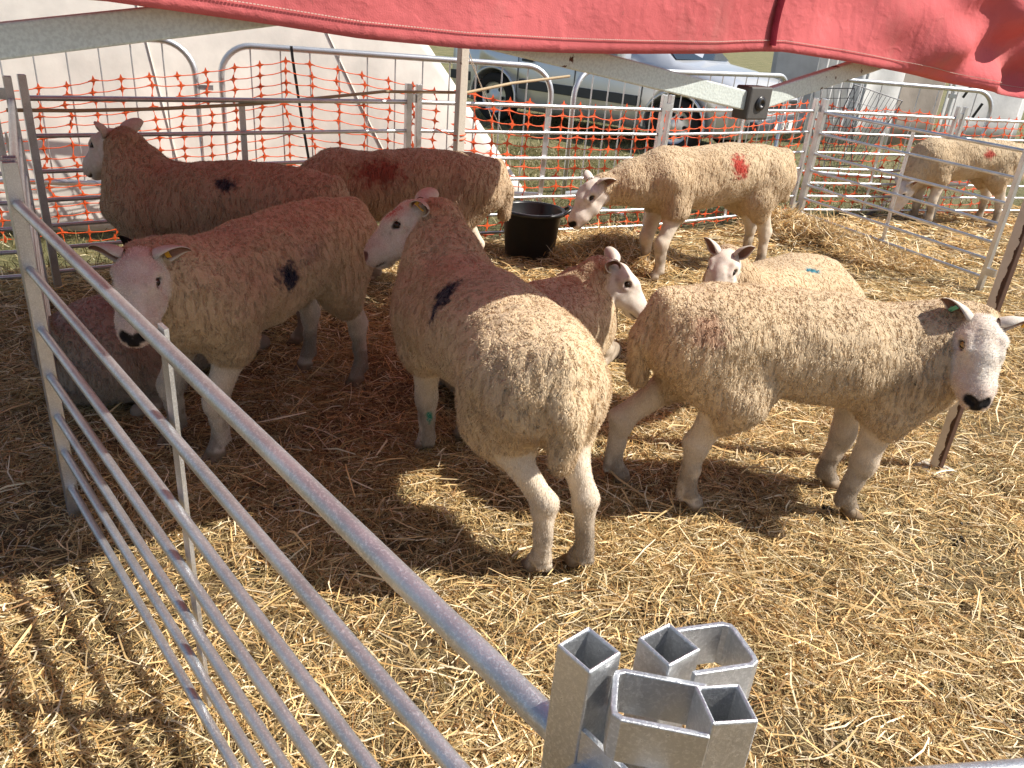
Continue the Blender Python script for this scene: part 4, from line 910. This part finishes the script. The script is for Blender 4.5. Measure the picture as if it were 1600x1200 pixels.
    def wrld(V): return np.stack([ctr[0] + V[:, 0] * ca - V[:, 1] * sa, ctr[1] + V[:, 0] * sa + V[:, 1] * ca, V[:, 2] + gz0], -1)
    # soft lumps in the fleece, slight unevenness elsewhere
    e1, e2, e3 = V[Q[:, 1]] - V[Q[:, 0]], V[Q[:, 2]] - V[Q[:, 0]], V[Q[:, 3]] - V[Q[:, 0]]
    fn = np.cross(e1, e2) + np.cross(e2, e3); N_ = np.zeros_like(V)
    for i in range(4): np.add.at(N_, Q[:, i], fn)
    N_ /= np.linalg.norm(N_, axis=1)[:, None] + 1e-9
    lump = (vn3(V, 9) - .5) * .018 + (vn3(V, 24) - .5) * .008
    V = V + N_ * (wool * lump + (1 - wool) * (vn3(V, 40) - .5) * .003)[:, None]
    Wd = wrld(V)
    # colours
    fc = FACEC if facec is None else np.array(facec)
    hd = np.linalg.norm(V - hp(.11, -.03, 0), axis=1); ish = (hd < .24 * hs)
    skin = np.where(ish[:, None], fc, LEGC) * (0.9 + 0.2 * vn3(V, 30))[:, None]
    mud = sm(.30, .02, V[:, 2]) * (0.40 + 1.1 * sm(.35, .65, vn3(V, 18)) + .5 * sm(.5, .7, vn3(V, 50))) * (~ish) * grime
    skin = skin * (1 - .62 * np.clip(mud, 0, 1)[:, None]) + np.array([.20, .13, .075]) * (.30 * np.clip(mud, 0, 1))[:, None]
    hoof = sm(.050 * s, .034 * s, V[:, 2]) * (not lie) ; skin = skin * (1 - hoof[:, None]) + np.array([.22, .16, .105]) * hoof[:, None]
    if not ish.any(): pass
    hl_ = (V - po) / hs; a_, b_, c_ = hl_ @ f, hl_ @ u, hl_ @ sd / 1.1
    def blend(mask, col): nonlocal skin; skin = skin * (1 - mask[:, None]) + np.array(col) * mask[:, None]
    blend(ish * .30 * sm(.20, .27, a_), (.55, .36, .32)); blend(ish * .30 * sm(.45, .75, vn3(V, 14)), (.62, .49, .42))
    for q in (-1, 1):
        blend(ish * .9 * sm(.021, .014, np.sqrt(((a_ - .094) * .8) ** 2 + ((b_ - .013) * 1.7) ** 2 + ((c_ - q * .056) * .8) ** 2)), (.035, .022, .016))
        blend(ish * .75 * sm(.017, .008, np.sqrt((a_ - .124) ** 2 + ((b_ + .002) * 1.3) ** 2 + ((c_ - q * .046) * 1.2) ** 2)), (.12, .095, .085))
        blend(ish * sm(.025, .016, np.sqrt(((a_ - .274) * .8) ** 2 + ((b_ + .030) * 1.1) ** 2 + ((c_ - q * .020) * .8) ** 2)), nosec)
    blend(ish * sm(.030, .020, np.sqrt(((a_ - .290) * .7) ** 2 + ((b_ + .044) * 1.0) ** 2 + (c_ * 1.35) ** 2)), nosec)
    blend(ish * .8 * sm(.007, .003, np.abs(b_ + .0845)) * sm(.20, .225, a_), (.05, .03, .025))
    blend(ish * .35 * sm(.80, .90, vn3(V, 75)) * sm(.1, .6, vn3(V, 9)), np.array(fc) * .45)
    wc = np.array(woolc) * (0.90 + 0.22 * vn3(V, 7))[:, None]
    dirt = sm(.45, .75, vn3(V, 5)) * .25 + sm(.42, .26, V[:, 2] / s) * .30 * (not lie) + sm(-.38, -.52, V[:, 0] / s) * sm(.56, .40, V[:, 2] / s) * .5
    wc = wc * (1 - np.clip(dirt * grime, 0, .7)[:, None] * np.array([.40, .50, .60]))
    bare = sm(.33, .29, V[:, 2] / s) * sm(.17, .10, np.abs(V[:, 1]) / s) * sm(-.34, -.2, V[:, 0] / s) * sm(.24, .14, V[:, 0] / s) * (not lie)
    wc = wc * (1 - bare[:, None]) + np.array([.66, .53, .42]) * bare[:, None]
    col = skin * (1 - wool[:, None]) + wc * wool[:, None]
    x_, y_, w_ = proj_np(Wd)
    for m_ in marks:
        px, py, rx, ry, ang, mc, st_ = m_[:7]
        d2 = (x_ - px) ** 2 + (y_ - py) ** 2; near_ = np.argsort(d2)[:60]; c0 = Wd[near_[np.argmin(w_[near_])]]   # the point of the fleece the mark sits on
        i0 = np.argmin(np.linalg.norm(Wd - c0, axis=1)); nn = np.array([N_[i0, 0] * ca - N_[i0, 1] * sa, N_[i0, 0] * sa + N_[i0, 1] * ca, N_[i0, 2]])
        t1 = np.cross([0, 0, 1.0], nn); t1 = t1 / (np.linalg.norm(t1) + 1e-6); t2 = np.cross(nn, t1); r_ = Wd - c0; p1, p2 = r_ @ t1, r_ @ t2
        q1, q2 = p1 * math.cos(ang) + p2 * math.sin(ang), -p1 * math.sin(ang) + p2 * math.cos(ang)
        mk = sm(1.25, .55, np.sqrt((q1 / rx) ** 2 + (q2 / ry) ** 2) + .75 * (vn3(V, 45) - .5) + .60 * (vn3(V, 130) - .5)) * (np.abs(r_ @ nn) < .12) * st_
        col = col * (1 - mk[:, None]) + np.array(mc) * mk[:, None]
    # loose wool fibres standing off the fleece, gathered in little locks
    cand = np.nonzero(wool > .85)[0]; wt = rng.random(len(cand)); pk_ = cand[rng.integers(0, len(cand), fib)]
    Pb = V[pk_]; Nb = N_[pk_]; lk = np.stack([vn3(Pb, 55), vn3(Pb + 3.1, 55), vn3(Pb + 7.7, 55)], -1) - .5
    dr_ = Nb * .55 + np.array([-.15, 0, -.55]) + lk * 1.9 + rng.normal(0, .22, (fib, 3)); dr_ -= Nb * np.minimum(0, (dr_ * Nb).sum(1) - .25)[:, None]; dr_ /= np.linalg.norm(dr_, axis=1)[:, None]
    ln = rng.uniform(.0035, .0095, fib)[:, None]; wv = np.cross(dr_, rng.normal(0, 1, (fib, 3))); wv /= np.linalg.norm(wv, axis=1)[:, None] + 1e-9
    r0 = Pb + Nb * .0005; FV = np.stack([r0 - wv * .0008, r0 + wv * .0008, r0 + dr_ * ln + wv * .0003 - np.array([0, 0, .001]), r0 + dr_ * ln - wv * .0003 - np.array([0, 0, .001])], 1).reshape(-1, 3)
    FQ = (np.arange(fib) * 4)[:, None] + np.array([0, 1, 2, 3]); FC = np.repeat(np.clip(col[pk_] * rng.uniform(.85, 1.22, fib)[:, None], .004, .9), 4, 0)
    if h < .005:   # short white hair on face and legs
        lum = skin.mean(1); ck = np.nonzero((wool < .4) & (lum > .22) & (V[:, 2] > .05))[0]; m2 = 30000; pk2 = ck[rng.integers(0, len(ck), m2)]
        Pb = V[pk2] + rng.normal(0, .0018, (m2, 3)); Nb = N_[pk2]; flow = np.where(ish[pk2][:, None], f[None, :] * -.2 - u * .3, np.array([[-.2, 0, -1.0]]))
        d3 = Nb * .38 + flow + rng.normal(0, .22, (m2, 3)); d3 -= Nb * np.minimum(0, (d3 * Nb).sum(1) - .22)[:, None]; d3 /= np.linalg.norm(d3, axis=1)[:, None]
        l3 = rng.uniform(.0025, .006, m2)[:, None]; w3 = np.cross(d3, rng.normal(0, 1, (m2, 3))); w3 /= np.linalg.norm(w3, axis=1)[:, None] + 1e-9; Pb = V[pk2]
        HV = np.stack([Pb - w3 * .0005, Pb + w3 * .0005, Pb + d3 * l3 + w3 * .0002, Pb + d3 * l3 - w3 * .0002], 1).reshape(-1, 3); HQ = (np.arange(m2) * 4)[:, None] + np.array([0, 1, 2, 3])
        HC_ = np.repeat(np.clip(skin[pk2] * rng.uniform(1.0, 1.35, m2)[:, None] + .05, .004, .92), 4, 0)
    # ears: cupped leaves joined to the same mesh
    EV, EF, EC = [], [], []; k0 = len(V)
    for q in (-1, 1):
        eo = ear if (q < 0 or earL is None) else earL
        axd = f * eo[2] + u * eo[1] + sd * q * eo[0]; axd /= np.linalg.norm(axd); opn = f * .85 - u * .25 + sd * q * .25; opn = opn - axd * (opn @ axd); opn /= np.linalg.norm(opn); bb = np.cross(axd, opn)
        b0 = hp(-.012, .026, q * .040); nu_, nv_ = 14, 10; Le = .112 * hs
        for layer in (0, 1):
            for i in range(nu_ + 1):
                uu = i / nu_; wd = (.005 + .032 * math.sin(math.pi * min(1, .17 + .80 * uu)) ** .75) * hs; cup = 1.75 * (1 - uu) + .55
                for j in range(nv_ + 1):
                    ph = (j / nv_ * 2 - 1) * cup; R_ = wd / max(math.sin(min(cup, 1.5)), .4); R_ -= .0045 * hs * layer
                    p = b0 + axd * (Le * uu) + bb * (R_ * math.sin(ph)) - opn * (R_ * (math.cos(ph) - .35)) + u * (-.018 * uu * uu * hs); EV.append(p)
                    inner = layer == 1; e_ = abs(ph) / cup
                    if inner: ec = np.array([.30, .17, .13]) * (.55 + .6 * e_) if not dark_face else np.array([.02, .016, .014])
                    else: ec = fc * .92
                    if e_ > .85: ec = fc * .95
                    EC.append(ec)
        st_ = (nu_ + 1) * (nv_ + 1); kb = k0 + (0 if q < 0 else 2 * st_); ii = lambda l, i, j: kb + l * st_ + i * (nv_ + 1) + j
        for i in range(nu_):
            for j in range(nv_):
                EF.append((ii(0, i, j), ii(0, i + 1, j), ii(0, i + 1, j + 1), ii(0, i, j + 1))); EF.append((ii(1, i, j), ii(1, i, j + 1), ii(1, i + 1, j + 1), ii(1, i + 1, j)))
            EF.append((ii(0, i, 0), ii(1, i, 0), ii(1, i + 1, 0), ii(0, i + 1, 0))); EF.append((ii(0, i, nv_), ii(0, i + 1, nv_), ii(1, i + 1, nv_), ii(1, i, nv_)))
        for j in range(nv_): EF.append((ii(0, nu_, j), ii(1, nu_, j), ii(1, nu_, j + 1), ii(0, nu_, j + 1)))
    V = np.concatenate([V, np.array(EV)]); Q = np.concatenate([Q, np.array(EF, np.int32)]); col = np.concatenate([col, np.array(EC)]); wool = np.concatenate([wool, np.zeros(len(EV))])
    o = np_mesh('sheep', V, Q, FLEECE, smooth=True, col=np.clip(col, 0.004, .9), extra={'wool': wool}); o.location = (ctr[0], ctr[1], gz0); o.rotation_euler = (0, 0, hdg)
    tag(o, label, 'sheep', 'sheep in the show pens')
    tag(np_mesh('fleece', FV, FQ, FIBRE, o, smooth=False, col=FC), kind='stuff')
    if h < .005: tag(np_mesh('short_hair', HV, HQ, FIBRE, o, smooth=False, col=HC_), kind='stuff')
    for q in (-1, 1):
        ez = Vector(hp(.092, .012, q * .0515)); em = MB().lathe([(0.0001, -.0140 * hs)] + [(.0140 * hs * math.cos(R(a)), .0140 * hs * math.sin(R(a))) for a in range(-75, 90, 15)] + [(0.0001, .0140 * hs)], (0, 0, 0), 16)
        eo_ = em.build('eye', EYEL if eyes == 'amber' else EYE, o, ez)
        xa = Vector(sd * q + f * .25 + u * .1).normalized(); za = Vector(u - f * .1); za = (za - xa * za.dot(xa)).normalized(); eo_.rotation_euler = Matrix((xa, za.cross(xa), za)).transposed().to_euler()
    for q, along, mat in tags:
        eo = ear if (q < 0 or earL is None) else earL
        axd = f * eo[2] + u * eo[1] + sd * q * eo[0]; axd /= np.linalg.norm(axd); opn = f * .85 - u * .25; opn = opn - axd * (opn @ axd); opn /= np.linalg.norm(opn)
        p = hp(-.012, .026, q * .040) + axd * along * .135 * hs; x = Vector(axd); z = Vector(opn); y = z.cross(x)
        MB().box((0, 0, 0), (.012, .036, .004), None).box((0, .012, -.004), (.010, .010, .012)).build('ear_tag', mat, o, Vector(p) + z * .006, bevel=.001).rotation_euler = Matrix((x, y, z)).transposed().to_euler()
    return o
def proj_np(Pw):
    v = Pw - np.array([0, 0, H]); w = v @ np.array(fw); return 800 + F * (v @ np.array(RT)) / w, 600 - F * (v @ np.array(UP)) / w, w

BLUE = (0.004, 0.010, 0.035); RED = (0.42, 0.018, 0.012); TEAL = (0.0, 0.20, 0.30); GRN = (0.0, 0.22, 0.15)
fine = 1.0
# centre: seen from behind, head turned left
make_sheep('large sheep with its rump to us and a dark blue mark on its shoulder', (-.085, 2.07), R(115), .0045 * fine, (-.335, 2.50, .79), (-.515, 2.50, .665),
           feet=[(.112, 1.725), (.228, 1.765), (-.278, 2.33), (-.155, 2.43)], marks=[(688, 465, .048, .064, .3, BLUE, 1), (673, 655, .012, .022, 0, GRN, .9), (606, 322, .05, .03, 0, (.55, .06, .03), .75)], ear=(.92, .12, -.30), tags=((1, .35, TAGY),), nosec=(.22, .12, .11), sc=1.0)
# right: in profile, facing the camera
make_sheep('sheep standing side on at the right with its white face turned to the camera', (.885, 2.20), R(6), .0045 * fine, (1.305, 2.12, .690), (1.262, 1.93, .545),
           feet=[(.372, 2.24), (.592, 2.105), (1.098, 2.32), (1.105, 2.15)], marks=[(1105, 520, .05, .05, 0, (.30, .05, .035), .35)], ear=(.85, .30, -.35), earL=(.95, .10, -.1), eyes='amber', tags=((-1, .45, TAGG), (1, .6, TAGY)), hs=.84, sc=.98)
# front left
make_sheep('sheep at the left looking out over the foreground hurdle, blue mark on its flank', (-.845, 2.50), R(-113), .0045 * fine, (-1.03, 2.02, .70), (-.985, 1.84, .580),
           feet=[(-.61, 2.80), (-.84, 2.89), (-.925, 2.165), (-1.10, 2.24)], marks=[(456, 433, .050, .046, 0, BLUE, 1), (490, 400, .08, .03, .3, (.2, .12, .12), .3)], ear=(.95, .10, -.12), tags=((1, .30, TAGY),), hs=.84, sc=.98)
# back left, in shade
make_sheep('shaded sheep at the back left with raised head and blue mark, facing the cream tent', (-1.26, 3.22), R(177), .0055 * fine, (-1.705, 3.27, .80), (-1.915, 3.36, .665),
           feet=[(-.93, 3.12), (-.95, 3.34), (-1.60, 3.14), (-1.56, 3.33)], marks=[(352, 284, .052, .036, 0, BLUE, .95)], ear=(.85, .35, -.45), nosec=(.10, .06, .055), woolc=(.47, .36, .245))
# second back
make_sheep('shaded sheep with red patch on back standing behind the centre sheep, rump by the bucket', (-.64, 3.97), R(187), .006 * fine, (-1.18, 3.78, .52), (-1.32, 3.70, .34),
           feet=[(-.28, 3.90), (-.27, 4.12), (-.86, 3.86), (-.80, 4.06)], marks=[(590, 268, .12, .07, 0, (.28, .03, .02), .75)], woolc=(.50, .385, .26))  # broad dark red patch coloured over the upper back
# far right of the main pen, at the bucket
make_sheep('sunlit sheep with a red mark on its rump drinking from the black bucket', (1.10, 4.86), R(203), .006 * fine, (.385, 4.60, .535), (.235, 4.50, .335),
           feet=[(1.50, 4.93), (1.45, 5.13), (.80, 4.54), (.735, 4.71)], marks=[(1160, 260, .06, .07, 0, RED, .95)], ear=(.85, .05, -.35), sc=1.06, hs=.95)
# next pen, grazing
make_sheep('sheep with a red mark grazing in the right hand pen behind the dividing hurdle', (3.73, 7.06), R(187), .0075 * fine, (3.20, 6.91, .33), (3.10, 6.86, .10),
           feet=[(4.08, 6.98), (4.06, 7.21), (3.46, 6.88), (3.42, 7.08)], marks=[(1550, 243, .05, .045, 0, RED, .9)], ear=(.8, .1, -.4))
# lying ones
make_sheep('sheep lying down behind the right hand sheep, small teal mark on its back', (1.22, 3.62), R(222), .006 * fine, (.885, 3.36, .50), (.815, 3.20, .37), lie=True, marks=[(1270, 420, .045, .018, -.5, TEAL, .95)], ear=(.72, .62, -.1), sc=.96, woolc=WOOLC * 1.05)
make_sheep('sheep lying behind the centre sheep with only its white head showing, facing right', (.10, 2.98), R(58), .006 * fine, (.375, 3.20, .45), (.56, 3.19, .305), lie=True, ear=(.85, .25, -.4), sc=.9, nosec=(.05, .03, .03))
make_sheep('grey fleeced sheep with a dark face lying in the shade by the left hurdle', (-1.36, 2.75), R(62), .006 * fine, (-1.36, 2.76, .475), (-1.325, 2.60, .32), lie=True, ear=(.7, .7, -.2), sc=.80, facec=(.018, .015, .014), dark_face=True, woolc=(.40, .33, .27))
